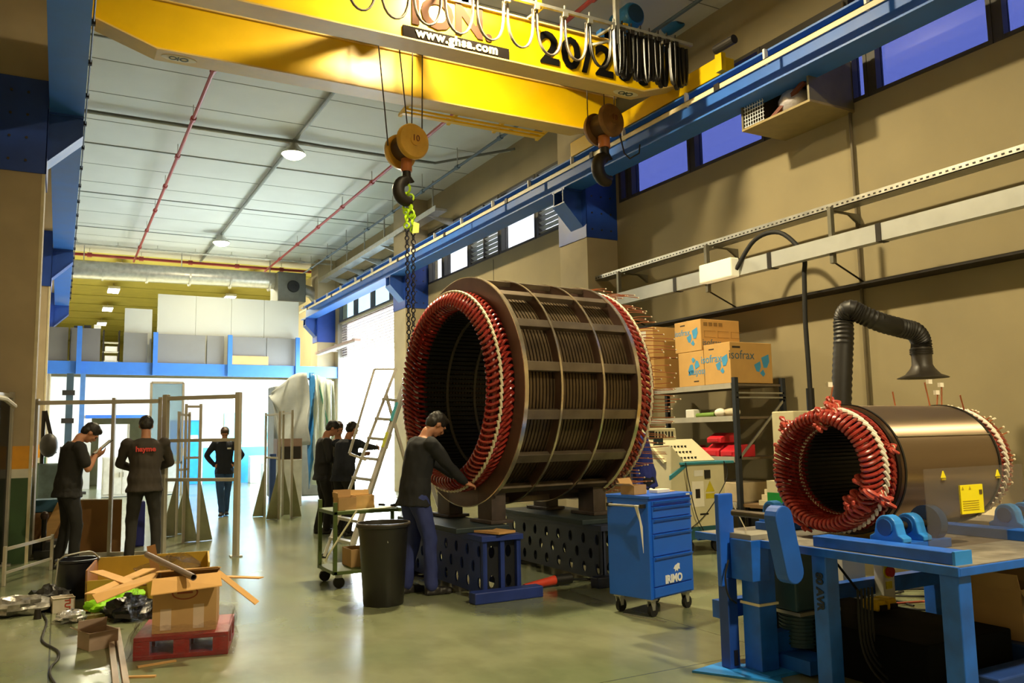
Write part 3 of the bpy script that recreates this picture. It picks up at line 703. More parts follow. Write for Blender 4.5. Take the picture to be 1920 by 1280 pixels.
# chains
def chain(mb, p0, p1, L=.075, r=.0085, w=.026):
    p0, p1 = Vector(p0), Vector(p1); d = (p1-p0); n = max(2, int(d.length/(L*.74))); d.normalize()
    a = d.orthogonal().normalized(); b = d.cross(a)
    for i in range(n):
        c = p0.lerp(p1, (i+.5)/n); s = a if i % 2 else b
        pts = []
        for k in range(10):
            t = 2*PI*k/10; pts.append(c+d*(math.cos(t)*(L/2-r))+s*(math.sin(t)*w))
        mb.tube(pts, r, 5, closed=True)
    return mb
lime = mat('lime_paint', '#b8e01c', .45, var=.1)
cs = thing('chain_sling', 'lime green shackle and dark two leg lifting chain hanging from the main hook', 'chain', (3.9, 9.9, 4.6))
mb = chain(MB(), (3.86, 9.9, 4.72), (3.88, 9.9, 4.36), .16, .017, .055); chain(mb, (3.93, 9.92, 4.60), (3.93, 9.9, 4.28), .13, .016, .045)
mb.build('master_link', lime, cs, smooth=True)
mb = chain(MB(), (3.86, 9.9, 4.40), (3.87, 9.9, 4.12), .10, .014, .035); chain(mb, (3.95, 9.9, 4.34), (3.96, 9.9, 4.08), .10, .014, .035); mb.build('shortening_hooks', lime, cs, smooth=True)
MB().prism([(3.95, 9.86, 4.22), (4.03, 9.86, 4.20), (4.02, 9.86, 4.08), (3.93, 9.86, 4.06)], (0, .008, 0)).build('identity_tag', mat('tag_yellow', '#d8dc6a', .5), cs)
chd = mat('chain_dark', '#2a2a38', .4, metal=.6)
MB and chain(MB(), (3.87, 9.9, 4.14), (3.90, 9.9, 2.3)).build('chain_leg', chd, cs, smooth=True)
chain(MB(), (3.96, 9.9, 4.1), (3.96, 9.92, 2.3)).build('chain_leg', chd, cs, smooth=True)
# ------------------------------------------------------------------ wall duct box with mesh
o = thing('duct_box', 'open grey metal box with wire mesh end high on the right wall under the windows', 'duct box', (8.3, 7.4, 5.43))
gb = mat('box_grey', '#6c6650', .55, metal=.2)
MB().box(7.9, XR, 6.8, 7.95, 5.42, 5.45).build('floor_plate', mat('box_tan', '#8d7c50', .6), o)
MB().box(7.9, XR, 6.8, 6.83, 5.45, 6.05).build('side_plate', gb, o); MB().box(7.9, XR, 7.92, 7.95, 5.45, 6.05).build('side_plate', gb, o); MB().box(7.9, XR, 6.8, 7.95, 6.05, 6.08).build('top_plate', gb, o)
mb = MB()
for k in range(8): mb.tube([(7.92, 7.58+k*.045, 5.46), (7.92, 7.58+k*.045, 5.9)], .005, 5)
for k in range(9): mb.tube([(7.92, 7.56, 5.47+k*.05), (7.92, 7.92, 5.47+k*.05)], .005, 5)
mb.build('wire_mesh', mat('mesh_white', '#dfe4ea', .4), o)
mb = MB().ell((8.15, 7.25, 5.62), .2, .22, .18, 14); mb.build('foil_bundle', mat('foil_crumple', '#d8d4dc', .3, metal=.6, bump=.8, scale=14), o, smooth=True)
MB().bar((8.0, 7.5, 5.47), (8.0, 6.95, 5.75), .05, .05).build('brown_strut', mat('strut_rust', '#6a3424', .6), o)
MB().tube([(8.66, 6.84, 0), (8.66, 6.84, 6.9)], .02, 8).build('drain_pipe', mat('drain', '#5a4f38', .5), o)

# ------------------------------------------------------------------ cable tray and busbar trunking on the near wall
def wall_at(Y0, Y1): return Y0, Y1
o = thing('cable_tray', 'perforated galvanised cable tray running along the right wall above the trunking', 'cable tray', (8.3, 7, 4.15))
zt = 1.45+8.25/3.1
mb = MB(); mb.box(8.2, 8.42, 2.5, 13.8, zt, zt+.01); mb.box(8.2, 8.205, 2.5, 13.8, zt, zt+.075); mb.box(8.415, 8.42, 2.5, 13.8, zt, zt+.07)
mb.build('tray', galv, o)
mb = MB(); y = 2.6
while y < 13.7: mb.box(8.196, 8.2, y, y+.03, zt+.028, zt+.045); y += .075
mb.build('slot_perforations', darkiron, o)
for y in (3.6, 6.82, 8.95, 11.1):
    MB().prism([(8.22, y, zt-.01), (XR-.002, y, zt-.01), (XR-.002, y, zt-.14), (XR-.03, y, zt-.14), (8.5, y, zt-.035), (8.22, y, zt-.03)], (0, .03, 0)).build('bracket', mat('bracket_grey', '#6d6a5c', .5, metal=.5), o)
o = thing('busbar_trunking', 'pale grey busbar trunking hung on struts along the right wall', 'trunking', (8.3, 7, 3.7))
zb = 1.45+8.05/3.85
MB().box(8.05, 8.17, 2.5, 13.0, zb, zb+.20).build('trunk', mat('trunk_grey', '#b2b4b0', .4, metal=.25, var=.04), o)
for y in (3.9, 6.05, 7.7, 9.6, 11.5): MB().box(8.043, 8.18, y, y+.07, zb-.006, zb+.206).build('joint_cover', darkiron, o)
for y in (3.6, 6.75, 8.95, 11.1):
    b_ = MB().box(8.08, 8.14, y, y+.05, zb-.12, zt).build('strut', mat('bracket_grey', '#6d6a5c', .5, metal=.5), o)
    MB().tube([(8.1, y+.02, zb-.1), (XR-.002, y+.02, zb-.34)], .012, 6).build('stay_rod', darkiron, b_)
MB().box(8.4, XR, 2.5, 12.0, 3.16, 3.19).build('ledge_strip', darkiron, o)
e0 = at(1348, 508, X=7.98)
o = tag(MB().box(7.9, 8.05, e0.y-.32, e0.y+.32, e0.z-.13, e0.z+.13).build('junction_light', mat('lightbox', '#f2ecca', .5, var=.02, emit=('#fff3c8', .35)), bevel=.015), 'white lit junction box clipped to the busbar trunking', 'light box')
# cable loop
pa = at(1380, 505, X=8.0); pb = at(1415, 450, X=8.1); pc = at(1462, 436, X=8.15); pd = at(1505, 475, X=8.2); pe = at(1510, 600, X=8.2); pf = at(1521, 770, X=8.2)
def smooth_path(pts, n=6):
    P = [Vector(p) for p in pts]; out = []
    for i in range(len(P)-1):
        p0 = P[max(i-1, 0)]; p1 = P[i]; p2 = P[i+1]; p3 = P[min(i+2, len(P)-1)]
        for k in range(n):
            t = k/n; out.append(.5*((2*p1)+(p2-p0)*t+(2*p0-5*p1+4*p2-p3)*t*t+(3*p1-p0-3*p2+p3)*t*t*t))
    out.append(P[-1]); return out
o = tag(MB().tube(smooth_path([pa, pb, pc, pd, at(1508, 520, X=8.2), pe, at(1517, 700, X=8.2), pf]), .030, 10).build('power_cable', rubber, smooth=True), 'thick black cable looping over the trunking and dropping down the wall', 'cable')
MB().tube([pf+Vector((0, 0, .28)), pf+Vector((0, 0, -.2))], .05, 12).build('cable_gland', black, o)
# ================================================================== LARGE STATOR
redc = mat('coil_red', '#8e2a22', .28, var=.18, scale=20, coat=.4)
redd = mat('coil_red_dark', '#7c2420', .35, var=.18, scale=20)
cord = mat('lacing_cord', '#d9cfb4', .7, var=.1)
def circle_pts(R_, x, n=96, amp=0, cyc=1):
    return [(x, (R_+amp*math.cos(2*PI*k*cyc/n))*math.cos(2*PI*k/n), (R_+amp*math.cos(2*PI*k*cyc/n))*math.sin(2*PI*k/n)) for k in range(n)]
def beads(mb, R_, x, n, r, zc=0, tw=.5):
    """laced cord: a ring of slanting wraps"""
    for k in range(n):
        a0 = 2*PI*k/n; a1 = a0+2*PI/n*1.15
        mb.tube([(x-r*tw*1.6, R_*math.cos(a0), R_*math.sin(a0)+zc), (x, (R_+r*.5)*math.cos((a0+a1)/2), (R_+r*.5)*math.sin((a0+a1)/2)+zc), (x+r*tw*1.6, R_*math.cos(a1), R_*math.sin(a1)+zc)], r, 6)
    return mb
st = thing('stator', 'huge open generator stator with red wound coil ends resting on blue supports', 'stator', (3.6, 7.70, .733), rad(4.4))
ZA = 1.167   # axis height above the root
def cyl(prof, name, m, parent=st, n=96, smooth=True, **k):
    """ring turned about the local x axis; prof: (x, radius)"""
    return MB().lathe([(r, x) for x, r in prof], (0, 0, ZA), (1, 0, 0), n, closed=True).build(name, m, parent, smooth=smooth, world=False, **k)
L_ = 1.39; RF = 1.167
fm = mat('flange_steel', '#6b5348', .4, metal=.55, var=.25, scale=3)
rim = mat('machined_rim', '#dccdb4', .22, metal=.85, var=.2)
for x0 in (0, L_-.04):
    f_ = cyl([(x0, .99), (x0, RF-.008), (x0+.04, RF-.008), (x0+.04, .99)], 'end_flange', fm)
    cyl([(x0-.001, RF-.01), (x0-.001, RF), (x0+.041, RF), (x0+.041, RF-.01)], 'machined_rim', rim, f_)
for x0 in (.411, .914):
    q_ = cyl([(x0, 1.04), (x0, RF-.014), (x0+.02, RF-.014), (x0+.02, 1.04)], 'stiffener_ring', fm)
    cyl([(x0-.001, RF-.014), (x0-.001, RF-.004), (x0+.021, RF-.004), (x0+.021, RF-.014)], 'machined_rim', rim, q_)
# laminated core packets
core_m = mat('core_laminations', '#5c4c36', .42, metal=.6, var=.3, scale=4)
prof = [(0.04, .83)]; x = .05
mb = MB()
while x < L_-.06:
    mb.lathe([(r, xx) for xx, r in [(x, .84), (x, 1.055), (x+.026, 1.055), (x+.026, .84)]], (0, 0, ZA), (1, 0, 0), 96, closed=True); x += .0385
mb.build('core_packets', core_m, st, world=False)
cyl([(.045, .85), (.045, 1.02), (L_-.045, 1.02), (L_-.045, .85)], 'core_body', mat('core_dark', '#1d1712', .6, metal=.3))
# bore: teeth running along the axis and duct rings
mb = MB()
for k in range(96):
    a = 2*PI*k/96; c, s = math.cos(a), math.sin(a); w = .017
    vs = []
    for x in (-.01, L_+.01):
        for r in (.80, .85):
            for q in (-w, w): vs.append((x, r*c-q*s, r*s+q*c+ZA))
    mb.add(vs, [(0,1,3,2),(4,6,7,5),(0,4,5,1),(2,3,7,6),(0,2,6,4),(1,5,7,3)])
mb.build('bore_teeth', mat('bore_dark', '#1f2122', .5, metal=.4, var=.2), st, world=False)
for x in (.25, .6, .95): cyl([(x, .793), (x, .81), (x+.03, .81), (x+.03, .793)], 'duct_ring', mat('bore_ring', '#57534a', .5, metal=.4), st)
# sixteen axial bars
for k in range(16):
    a = rad(8.7+22.5*k); c, s = math.cos(a), math.sin(a)
    mb = MB(); vs = []
    for x in (.03, L_-.03):
        for r in (1.095, 1.15):
            for q in (-.045, .045): vs.append((x, -(r*c)+q*s, r*s+q*c+ZA))
    mb.add(vs, [(0,1,3,2),(4,6,7,5),(0,4,5,1),(2,3,7,6),(0,2,6,4),(1,5,7,3)])
    bo = mb.build('axial_bar', mat('bar_steel', '#75695a', .38, metal=.7, var=.2), st, world=False, bevel=.004)
NC = 96
def coil_front(sgn=-1, m=redc):
    """one end turn of the winding, at angle zero (pointing local +Y), nose towards sgn*x"""
    def P(x, r, a): return (sgn*x, r*math.cos(a), r*math.sin(a))
    p1 = [P(-.03, .955, 0), P(.03, .965, .0), P(.09, .985, .03), P(.145, .99, .075), P(.19, .962, .11), P(.222, .92, .128), P(.228, .885, .122), P(.215, .858, .10), P(.17, .845, .06), P(.10, .84, .0), P(.03, .84, -.02), P(-.03, .84, -.02)]
    mb = MB().tube(smooth_path(p1, 3), .0145, 8)
    p2 = [P(-.02, .96, .01), P(.02, .99, .01), P(.055, 1.0, .035), P(.085, .985, .07), P(.08, .95, .08)]
    mb.tube(smooth_path(p2, 3), .014, 7)
    return mb
proto = coil_front().build('coil_end', redc, st, smooth=True, world=False, origin=(0, 0, 0))
proto.location = (0, 0, ZA)
for k in range(1, NC):
    c = proto.copy(); COL.objects.link(c); c.parent = st; c.rotation_euler = (2*PI*k/NC, 0, 0)
mb = beads(MB(), 1.0, -.15, 96, .013, ZA); mb.build('lacing_ring', cord, st, smooth=True, world=False)
MB().tube([(p[0], p[1], p[2]+ZA) for p in circle_pts(.915, -.16, 96)], .03, 8, closed=True).build('support_ring', redd, st, smooth=True, world=False)
mb = coil_front(1)
mb.v = [Vector((v.x*1.2+L_, v.y*1.12, v.z*1.12)) for v in mb.v]
pr_ = mb.build('coil_end_rear', redc, st, smooth=True, world=False, origin=(0, 0, 0)); pr_.location = (0, 0, ZA)
cs_ = [pr_]
for k in range(1, NC):
    c = pr_.copy(); COL.objects.link(c); c.parent = st; c.rotation_euler = (2*PI*k/NC, 0, 0)
mb = beads(MB(), 1.115, L_+.18, 96, .013, ZA); mb.build('lacing_ring', cord, st, smooth=True, world=False)
# bare copper leads with pale tips at the rear
copper = mat('copper_lead', '#b06a45', .35, metal=.6, var=.2)
def lead(r, a, ln, name='copper_lead', par=st, zc=ZA, x0=L_+.18, tip=True, rr=.0045):
    c, s = math.cos(a), math.sin(a)
    w = random.uniform(-.02, .02)
    p = [(x0, r*c, r*s+zc), (x0+ln*.5, (r+.02)*c, (r+.02)*s+zc+w*.4), (x0+ln, (r+.015+w)*c, (r+.02)*s+zc+w)]
    o = MB().tube(p, rr, 5).build(name, copper, par, smooth=True, world=False)
    if tip: MB().ell(p[2], .011, .009, .009, 8).build('lead_tip', cord, o, world=False)
for k in range(90):
    a = rad(92)+rad(178)*(k+.5)/90+random.uniform(-.01, .01); lead(random.choice((1.06, 1.10, 1.15)), a, random.uniform(.16, .42))
# feet
for x0 in (.0, L_-.16):
    for sy in (-1, 1):
        mb = MB().box(x0-.0, x0+.16, sy*.42-.13, sy*.42+.13, -.10, .20); mb.box(x0-.05, x0+.2, sy*.42-.2, sy*.42+.2, -.12, -.09)
        mb.build('foot_plate', mat('foot_rusty', '#4e4440', .5, metal=.4, var=.3), st, world=False, bevel=.004)

# ------------------------------------------------------------------ perforated blue supports
def support(x0, y0, y1, zt, label, colr, w=.38):
    o = thing('steel_support', label, 'support', (x0+w/2, (y0+y1)/2, 0))
    mats = mat('support_'+colr[1:], colr, .42, var=.15)
    Ly = y1-y0; h = zt-.10
    def side(n=4):
        outl = [[(0, 0), (Ly, 0), (Ly, h), (0, h)]]
        k = 0; x = .09
        while x < Ly-.06:
            for j in range(2 if k % 2 == 0 else 1):
                z = h*(.2+.6*j) if k % 2 == 0 else h*.5
                outl.append([(x+.035*math.cos(t/12*2*PI), z+.052*math.sin(t/12*2*PI)) for t in range(12)])
            x += .12; k += 1
        return curve_mesh(outl, .015)
    sm = side()
    for xx in (x0+.01, x0+w-.01):
        MB().mesh(sm, frame_m((xx, y0, .05), (0, 1, 0), (0, 0, 1))).build('side_plate', mats, o)
    ol = [[(0, 0), (w, 0), (w, h), (0, h)]]
    for cx in (w*.28, w*.72):
        for cz in (h*.22, h*.78): ol.append([(cx+.03*math.cos(t/12*2*PI), cz+.055*math.sin(t/12*2*PI)) for t in range(12)])
    em = curve_mesh(ol, .015)
    for yy in (y0+.05, y1-.02): MB().mesh(em, frame_m((x0, yy, .05), (1, 0, 0), (0, 0, 1))).build('end_plate', mat('support_end', '#14161c', .5), o)
    for xx in (x0, x0+w*.46, x0+w-.04): MB().box(xx, xx+.04, y0, y0+.05, .05, h+.05).build('post', mats, o)
    MB().box(x0-.02, x0+w+.02, y0-.02, y1, h+.05, h+.10).build('top_plate', mats, o, bevel=.004)
    for yy in (y0-.12, y1-.06): MB().box(x0-.14, x0+w+.16, yy, yy+.13, 0, .10).build('foot_beam', mats, o, bevel=.01)
    return o
support(3.33, 6.72, 8.6, .56, 'perforated blue steel support under the front end of the large stator', '#22357c')
support(4.62, 6.75, 8.7, .56, 'perforated dark blue steel support under the rear end of the large stator', '#252c44')
for (x0, x1, y0, y1, lab) in ((3.2, 3.75, 7.0, 8.5, 'dark green grey slab on the front blue support'), (4.5, 5.2, 6.9, 8.6, 'dark slab on the rear blue support')):
    tag(MB().box(x0, x1, y0, y1, .561, .61).build('base_slab', mat('slab_dark', '#2e3a3e', .5, metal=.3), bevel=.008), lab, 'slab')
tag(MB().prism([(3.46, 6.66, .57), (3.66, 6.72, .57), (3.60, 6.98, .57), (3.52, 6.9, .57), (3.36, 6.96, .57)], (0, 0, .02)).build('wooden_shim', wood), 'splintered pale wood shim on the near end of the front support', 'shim')
o = thing('power_drill', 'orange and black power tool lying on the floor between the stator supports', 'tool', (4.15, 6.95, 0))
MB().tube([(3.85, 6.92, .05), (4.02, 6.95, .05), (4.22, 6.98, .06)], [.02, .035, .045], 12).build('body', mat('tool_orange', '#c8402a', .45), o, smooth=True)
MB().tube([(4.22, 6.98, .06), (4.4, 6.98, .06)], .05, 12).build('handle', black, o, smooth=True); MB().tube(smooth_path([(4.4, 6.98, .05), (4.6, 7.05, .02), (4.9, 6.9, .015), (5.3, 7.1, .015)]), .012, 6).build('cord', rubber, o, smooth=True)

# ================================================================== SMALL STATOR ON ITS TEST BENCH
SR = .396
s2 = thing('stator', 'smaller polished stator with red coil ends lying on a blue test bench', 'stator', (4.283, 3.6, .804), rad(3.0))
ZB = SR
def cyl2(prof, name, m, parent=s2, n=72, **k):
    return MB().lathe([(r, x) for x, r in prof], (0, 0, ZB), (1, 0, 0), n, closed=True).build(name, m, parent, smooth=True, world=False, **k)
shell = mat('stator_shell', '#a8937c', .40, metal=.9, var=.10, scale=1.0, stretch=(.6, 6, 6))
_b = shell.node_tree.nodes['Principled BSDF']; _b.inputs['Anisotropic'].default_value = 1.0; _b.inputs['Anisotropic Rotation'].default_value = 0.25
_t = shell.node_tree.nodes.new('ShaderNodeTangent'); _t.direction_type = 'RADIAL'; _t.axis = 'X'; shell.node_tree.links.new(_t.outputs[0], _b.inputs['Tangent'])
cyl2([(.03, .30), (.03, SR-.004), (1.05, SR-.004), (1.05, .30)], 'shell', shell)
cyl2([(0, .30), (0, SR-.02), (.03, SR-.02), (.03, .30)], 'end_ring', mat('ring_dark', '#3b2f28', .4, metal=.6), s2)
cyl2([(.03, SR-.003), (.03, SR+.004), (.045, SR+.004), (.045, SR-.003)], 'edge_band', black, s2)
cyl2([(1.03, SR-.003), (1.03, SR+.004), (1.05, SR+.004), (1.05, SR-.003)], 'edge_band', black, s2)
aa = rad(150); mb = MB()
MB().bar((.05, SR*math.cos(aa)*1.0, ZB+SR*math.sin(aa)*1.0), (1.03, SR*math.cos(aa), ZB+SR*math.sin(aa)), .012, .006).build('seam', mat('seam', '#d8d0c0', .3, metal=.8), s2, world=False)
cyl2([(.0, .275), (.0, .31), (1.06, .31), (1.06, .275)], 'core', mat('bore_dark', '#1f2122', .5), s2)
mb = MB()
for k in range(60):
    a = 2*PI*k/60; c, s = math.cos(a), math.sin(a); w = .008; vs = []
    for x in (-.03, 1.08):
        for r in (.262, .28):
            for q in (-w, w): vs.append((x, r*c-q*s, r*s+q*c+ZB))
    mb.add(vs, [(0,1,3,2),(4,6,7,5),(0,4,5,1),(2,3,7,6),(0,2,6,4),(1,5,7,3)])
mb.build('bore_teeth', mat('bore_black', '#26241f', .5), s2, world=False)
for x in (-.05, -.09): 
    beads(MB(), .272 if x > -.07 else .285, x-.02, 72, .0055, ZB, tw=1.4).build('inner_lacing', cord, s2, smooth=True, world=False)
def coil2(sgn):
    def P(x, r, a): return (sgn*x, r*math.cos(a), r*math.sin(a))
    p = [P(-.02, .345, -.06), P(.06, .352, .0), P(.13, .36, .07), P(.19, .358, .13), P(.232, .338, .165), P(.240, .315, .165), P(.225, .296, .14), P(.17, .285, .08), P(.10, .28, .02), P(0, .278, -.04)]
    return MB().tube(smooth_path(p, 3), .0118, 8)
N2 = 66
for sgn, x0 in ((-1, 0), (1, 1.05)):
    mb = coil2(sgn); mb.v = [Vector((v.x+x0, v.y, v.z)) for v in mb.v]
    p0 = mb.build('coil_end' if sgn < 0 else 'coil_end_rear', redc, s2, smooth=True, world=False, origin=(0, 0, 0)); p0.location = (0, 0, ZB)
    for k in range(1, N2):
        c = p0.copy(); COL.objects.link(c); c.parent = s2; c.rotation_euler = (2*PI*k/N2, 0, 0)
    beads(MB(), .372, x0+sgn*.11, 60, .011, ZB, tw=1.1).build('lacing_ring', mat('cord_white', '#ece6d8', .7), s2, smooth=True, world=False)
    beads(MB(), .365, x0+sgn*.035, 66, .013, ZB, tw=.6).build('connection_wraps', redc, s2, smooth=True, world=False)
# knots of red sleeving tied round the near coil end
def knot(a, r, x, sc=1.0):
    c, s = math.cos(a), math.sin(a); o0 = Vector((x, r*c, r*s+ZB)); mb = MB()
    for k in range(5):
        th = 2*PI*k/5+random.random(); d1 = Vector((math.sin(th)*.5, math.cos(th), math.sin(th+1)))
        mb.tube(smooth_path([o0, o0+d1*.022*sc+Vector((-.015, 0, 0)), o0+d1*.045*sc, o0+d1*.030*sc+Vector((-.03, .012, .012))*sc, o0], 4), .011*sc, 7)
    mb.ell(o0, .022*sc, .022*sc, .022*sc, 10)
    k_ = mb.build('sleeving_knot', mat('sleeving', '#b04436', .4, var=.2, scale=25), s2, smooth=True, world=False)
    MB().tube([o0+Vector((-.01, .02*math.cos(t/8*2*PI)*sc, .02*math.sin(t/8*2*PI)*sc)) for t in range(8)], .004, 5, closed=True).build('tie_wrap', cord, k_, world=False)
for a, r, x, sc in ((rad(98), .385, -.10, 1.2), (rad(104), .36, -.17, 1.1), (rad(97), .33, -.2, 1.0), (rad(95), .27, -.22, .9), (rad(48), .385, -.18, .9), (rad(42), .36, -.2, .7), (rad(-50), .39, -.16, 1.0), (rad(-62), .40, -.14, .8),
                    (rad(196), .32, -.20, 1.3), (rad(200), .36, -.14, 1.2), (rad(206), .38, -.08, 1.1), (rad(214), .31, -.20, 1.2), (rad(222), .30, -.21, 1.1), (rad(232), .32, -.2, .9), (rad(20), .385, -.15, .6), (rad(160-0), .385, -.02, .8)):
    knot(a, r, x, sc)
for k in range(26):
    a = rad(75+random.uniform(0, 150)); lead(.36, a, random.uniform(.03, .07), par=s2, zc=ZB, x0=1.05+.14, rr=.004, name='copper_lead')
for k, (a, dx, h, tip) in enumerate(((95, .20, .13, 1), (92, .55, .10, 0), (88, .98, .17, 1), (84, 1.1, .1, 1), (80, 1.2, .16, 1), (110, 1.14, .1, 0))):
    c, s = math.cos(rad(a)), math.sin(rad(a)); b0 = Vector((dx, SR*c*.95, SR*s*.97+ZB))
    if k == 0: b0 = Vector((-.14, .385*c, .385*s+ZB))
    o_ = MB().tube([b0, b0+Vector((random.uniform(-.05, .06), 0, h))], .005, 6).build('lead_wire', copper, s2, world=False)
    if tip: MB().box(b0.x-.012, b0.x+.03, b0.y-.01, b0.y+.01, b0.z+h-.01, b0.z+h+.02).build('lead_label', paper, o_, world=False)

# bench
bw = mat('bench_blue', '#185cc4', .42, var=.25, scale=7)
bt = thing('test_bench', 'scuffed blue steel test bench carrying the smaller stator', 'bench', (4.8, 3.4, 0))
topm = mat('bench_top', '#8a857c', .5, metal=.3, var=.3, scale=9)
MB().box(3.75, 6.1, 2.53, 4.35, .775, .79).build('bench_top', topm, bt)
mb = MB(); mb.box(3.75, 6.1, 2.52, 2.545, .745, .785); mb.box(3.735, 3.75, 2.52, 4.37, .745, .79); mb.box(3.75, 6.1, 4.35, 4.37, .73, .785); mb.build('edge_frame', bw, bt, bevel=.003)
for (x, y) in ((3.76, 2.54), (3.95, 3.62), (3.76, 3.32), (6.0, 2.54), (6.0, 4.25), (4.25, 4.25)):
    if (x, y) == (3.95, 3.62): continue
    MB().box(x, x+.10, y, y+.10, 0, .745).build('leg', bw, bt, bevel=.006)
put_text('leg_lettering', '80 AVR', .065, (3.757, 3.37, .55), (0, 0, -1), (0, -1, 0), mat('ink', '#0c1c33', .6), bt, .003, bold=.003)
# beams under the bench
MB().box(3.78, 6.05, 4.2, 4.28, .25, .36).build('rail', bw, bt)
# roller bearings
def bearing(x, y, lab):
    o = thing('roller_bearing', lab, 'bearing', (x, y, .79))
    lt = mat('bench_light', '#2a86e0', .4)
    if y < 3.5:
        bm_ = MB().box(x-.30, x-.17, 2.57, y+.35, .791, .85).build('cross_beam', bw, o, bevel=.004)
        MB().box(x-.30, x-.17, 2.555, 2.57, .785, .855).build('beam_end', lt, bm_)
    MB().box(x-.17, x+.28, y-.10, y+.10, .791, .84).build('base_plate', bw, o, bevel=.004)
    for dx in (-.13, .04):
        MB().prism([(x+dx, y-.105, .84), (x+dx, y-.105, .865), (x+dx, y-.075, .88)]+[(x+dx, y+.066*math.cos(PI-PI*k/10), .915+.066*math.sin(PI*k/10)) for k in range(11)]+[(x+dx, y+.075, .88), (x+dx, y+.105, .865), (x+dx, y+.105, .84)], (.07, 0, 0)).build('pillow_block', lt, o, bevel=.006)
        MB().tube([(x+dx-.012, y, .915), (x+dx, y, .915)], .045, 20).build('bearing_cap', mat('cap_blue', '#174f96', .4), o, smooth=True)
    MB().tube([(x-.12, y, .915), (x+.33, y, .915)], .022, 16).build('shaft', dsteel, o, smooth=True)
    MB().tube([(x+.20, y, .915), (x+.26, y, .915)], .10, 28).build('roller', mat('roller_blue', '#123e78', .4), o, smooth=True)
    return o
b0 = at(1705, 985, Y=3.28)
bearing(4.07, 3.06, 'light blue roller bearing under the near left end of the smaller stator')
bearing(5.15, 3.06, 'light blue roller bearing at the right end of the smaller stator')
bearing(4.30, 4.12, 'blue roller bearing behind the smaller stator')
# machine guard sheet
g0 = at(1748, 880, Y=2.9); g1 = at(1900, 1015, Y=2.9)
o = thing('guard_sheet', 'clear plastic guard sheet with yellow warning notice in front of the smaller stator', 'guard', (4.6, 2.95, .79))
MB().box(g0.x, 5.05, 2.95, 2.956, .79, g0.z).build('sheet', glass_mat('guard_clear', '#f0ece8', .045, .1), o)
s0 = at(1800, 910, Y=2.94); s1 = at(1846, 960, Y=2.94)
sg = MB().box(s0.x, s1.x, 2.940, 2.950, s1.z, s0.z).build('warning_notice', mat('notice_yellow', '#f0e010', .5, var=.03), o)
cx = (s0.x+s1.x)/2
MB().box(s1.x-.035, s1.x-.01, 2.937, 2.94, s0.z-.055, s0.z-.03).build('pictogram', mat('ink_brown', '#5a4a20', .6), sg)
mb = MB()
for k in range(5): mb.box(s0.x+.015, s1.x-.045, 2.938, 2.94, s1.z+.02+k*.012, s1.z+.024+k*.012)
for dx in (.02, .085): mb.prism([(s0.x+dx-.01, 2.938, s0.z-.025), (s0.x+dx+.01, 2.938, s0.z-.025), (s0.x+dx, 2.938, s0.z-.008)], (0, .002, 0))
mb.build('notice_print', mat('ink_gold', '#b09a10', .6), sg)
for (px, py) in ((1770, 890), (1872, 887)):
    p = at(px, py, Y=2.94); w_ = .02
    t_ = MB().prism([(p.x-w_, 2.942, p.z-.016), (p.x+w_, 2.942, p.z-.016), (p.x, 2.942, p.z+.022)], (0, .006, 0)).build('warning_triangle', mat('notice_yellow', '#f0e010', .5), o)
    MB().box(p.x-w_*.9, p.x+w_*.9, 2.942, 2.948, p.z-.028, p.z-.02).build('triangle_caption', mat('ink_gold', '#b09a10', .6), t_)
# belt guard: long rounded plate, column with collar, tall post
o = thing('belt_guard', 'tilted blue belt guard with rounded ends at the left end of the test bench', 'guard', (3.75, 3.7, .4))
q0 = at(1478, 970, Y=3.40); q1 = at(1500, 1082, Y=3.40)
c0 = Vector((q0.x-.03, 3.40, q0.z)); c1 = Vector((q1.x-.03, 3.40, q1.z+.03)); d = (c1-c0).normalized(); n_ = Vector((d.z, 0, -d.x))
def stadium(c0, c1, r):
    P_ = []; ang = math.atan2(n_.z, n_.x)
    for k in range(9): t = ang-PI*k/8; P_.append(c0+Vector((math.cos(t), 0, math.sin(t)))*r)
    for k in range(9): t = ang+PI-PI*k/8; P_.append(c1+Vector((math.cos(t), 0, math.sin(t)))*r)
    return P_
pts = stadium(c0, c1, .066)
MB().prism(pts, (0, .09, 0)).build('housing', mat('guard_blue', '#1a54b4', .5, var=.12), o, bevel=.006)
MB().tube([c0+Vector((0, .1, 0)), c0+Vector((0, .4, 0))], .02, 12).build('shaft', dsteel, o)
o = thing('clamp_column', 'blue square column with a white collar beside the belt guard', 'column', (3.78, 3.86, 0))
k0 = at(1448, 1010, Y=3.86)
MB().box(3.72, 3.86, 3.80, 3.94, .02, .79).build('column', bw, o, bevel=.004); MB().box(3.71, 3.87, 3.79, 3.95, .40, .415).build('collar', cord, o)
MB().box(3.66, 3.80, 3.78, 3.96, .55, .79).build('clamp_block', bw, o, bevel=.004); MB().box(3.68, 3.92, 3.8, 3.98, .79, .82).build('cap', mat('cap_grey', '#8f8c80', .5), o)
MB().box(3.7, 4.0, 3.72, 4.0, 0, .02).build('base_plate', mat('bench_light', '#2a86e0', .4), o)
o = thing('safety_post', 'tall flat blue post on a light blue triangular base plate left of the bench', 'post', (3.66, 4.0, 0))
MB().box(3.60, 3.72, 3.98, 4.02, .50, 1.06).build('upper_plate', mat('post_blue', '#1c58c8', .45), o, bevel=.008)
MB().box(3.63, 3.71, 3.97, 4.05, .012, .55).build('post', mat('post_deep', '#183f90', .45), o, bevel=.004)
MB().box(3.66, 3.69, 3.965, 3.969, .03, .12).build('post_slot', black, o)
MB().prism([(3.42, 4.08, 0), (3.70, 3.62, 0), (3.80, 3.75, 0), (3.78, 4.15, 0)], (0, 0, .012)).build('base_plate', mat('bench_light', '#2a86e0', .4), o)
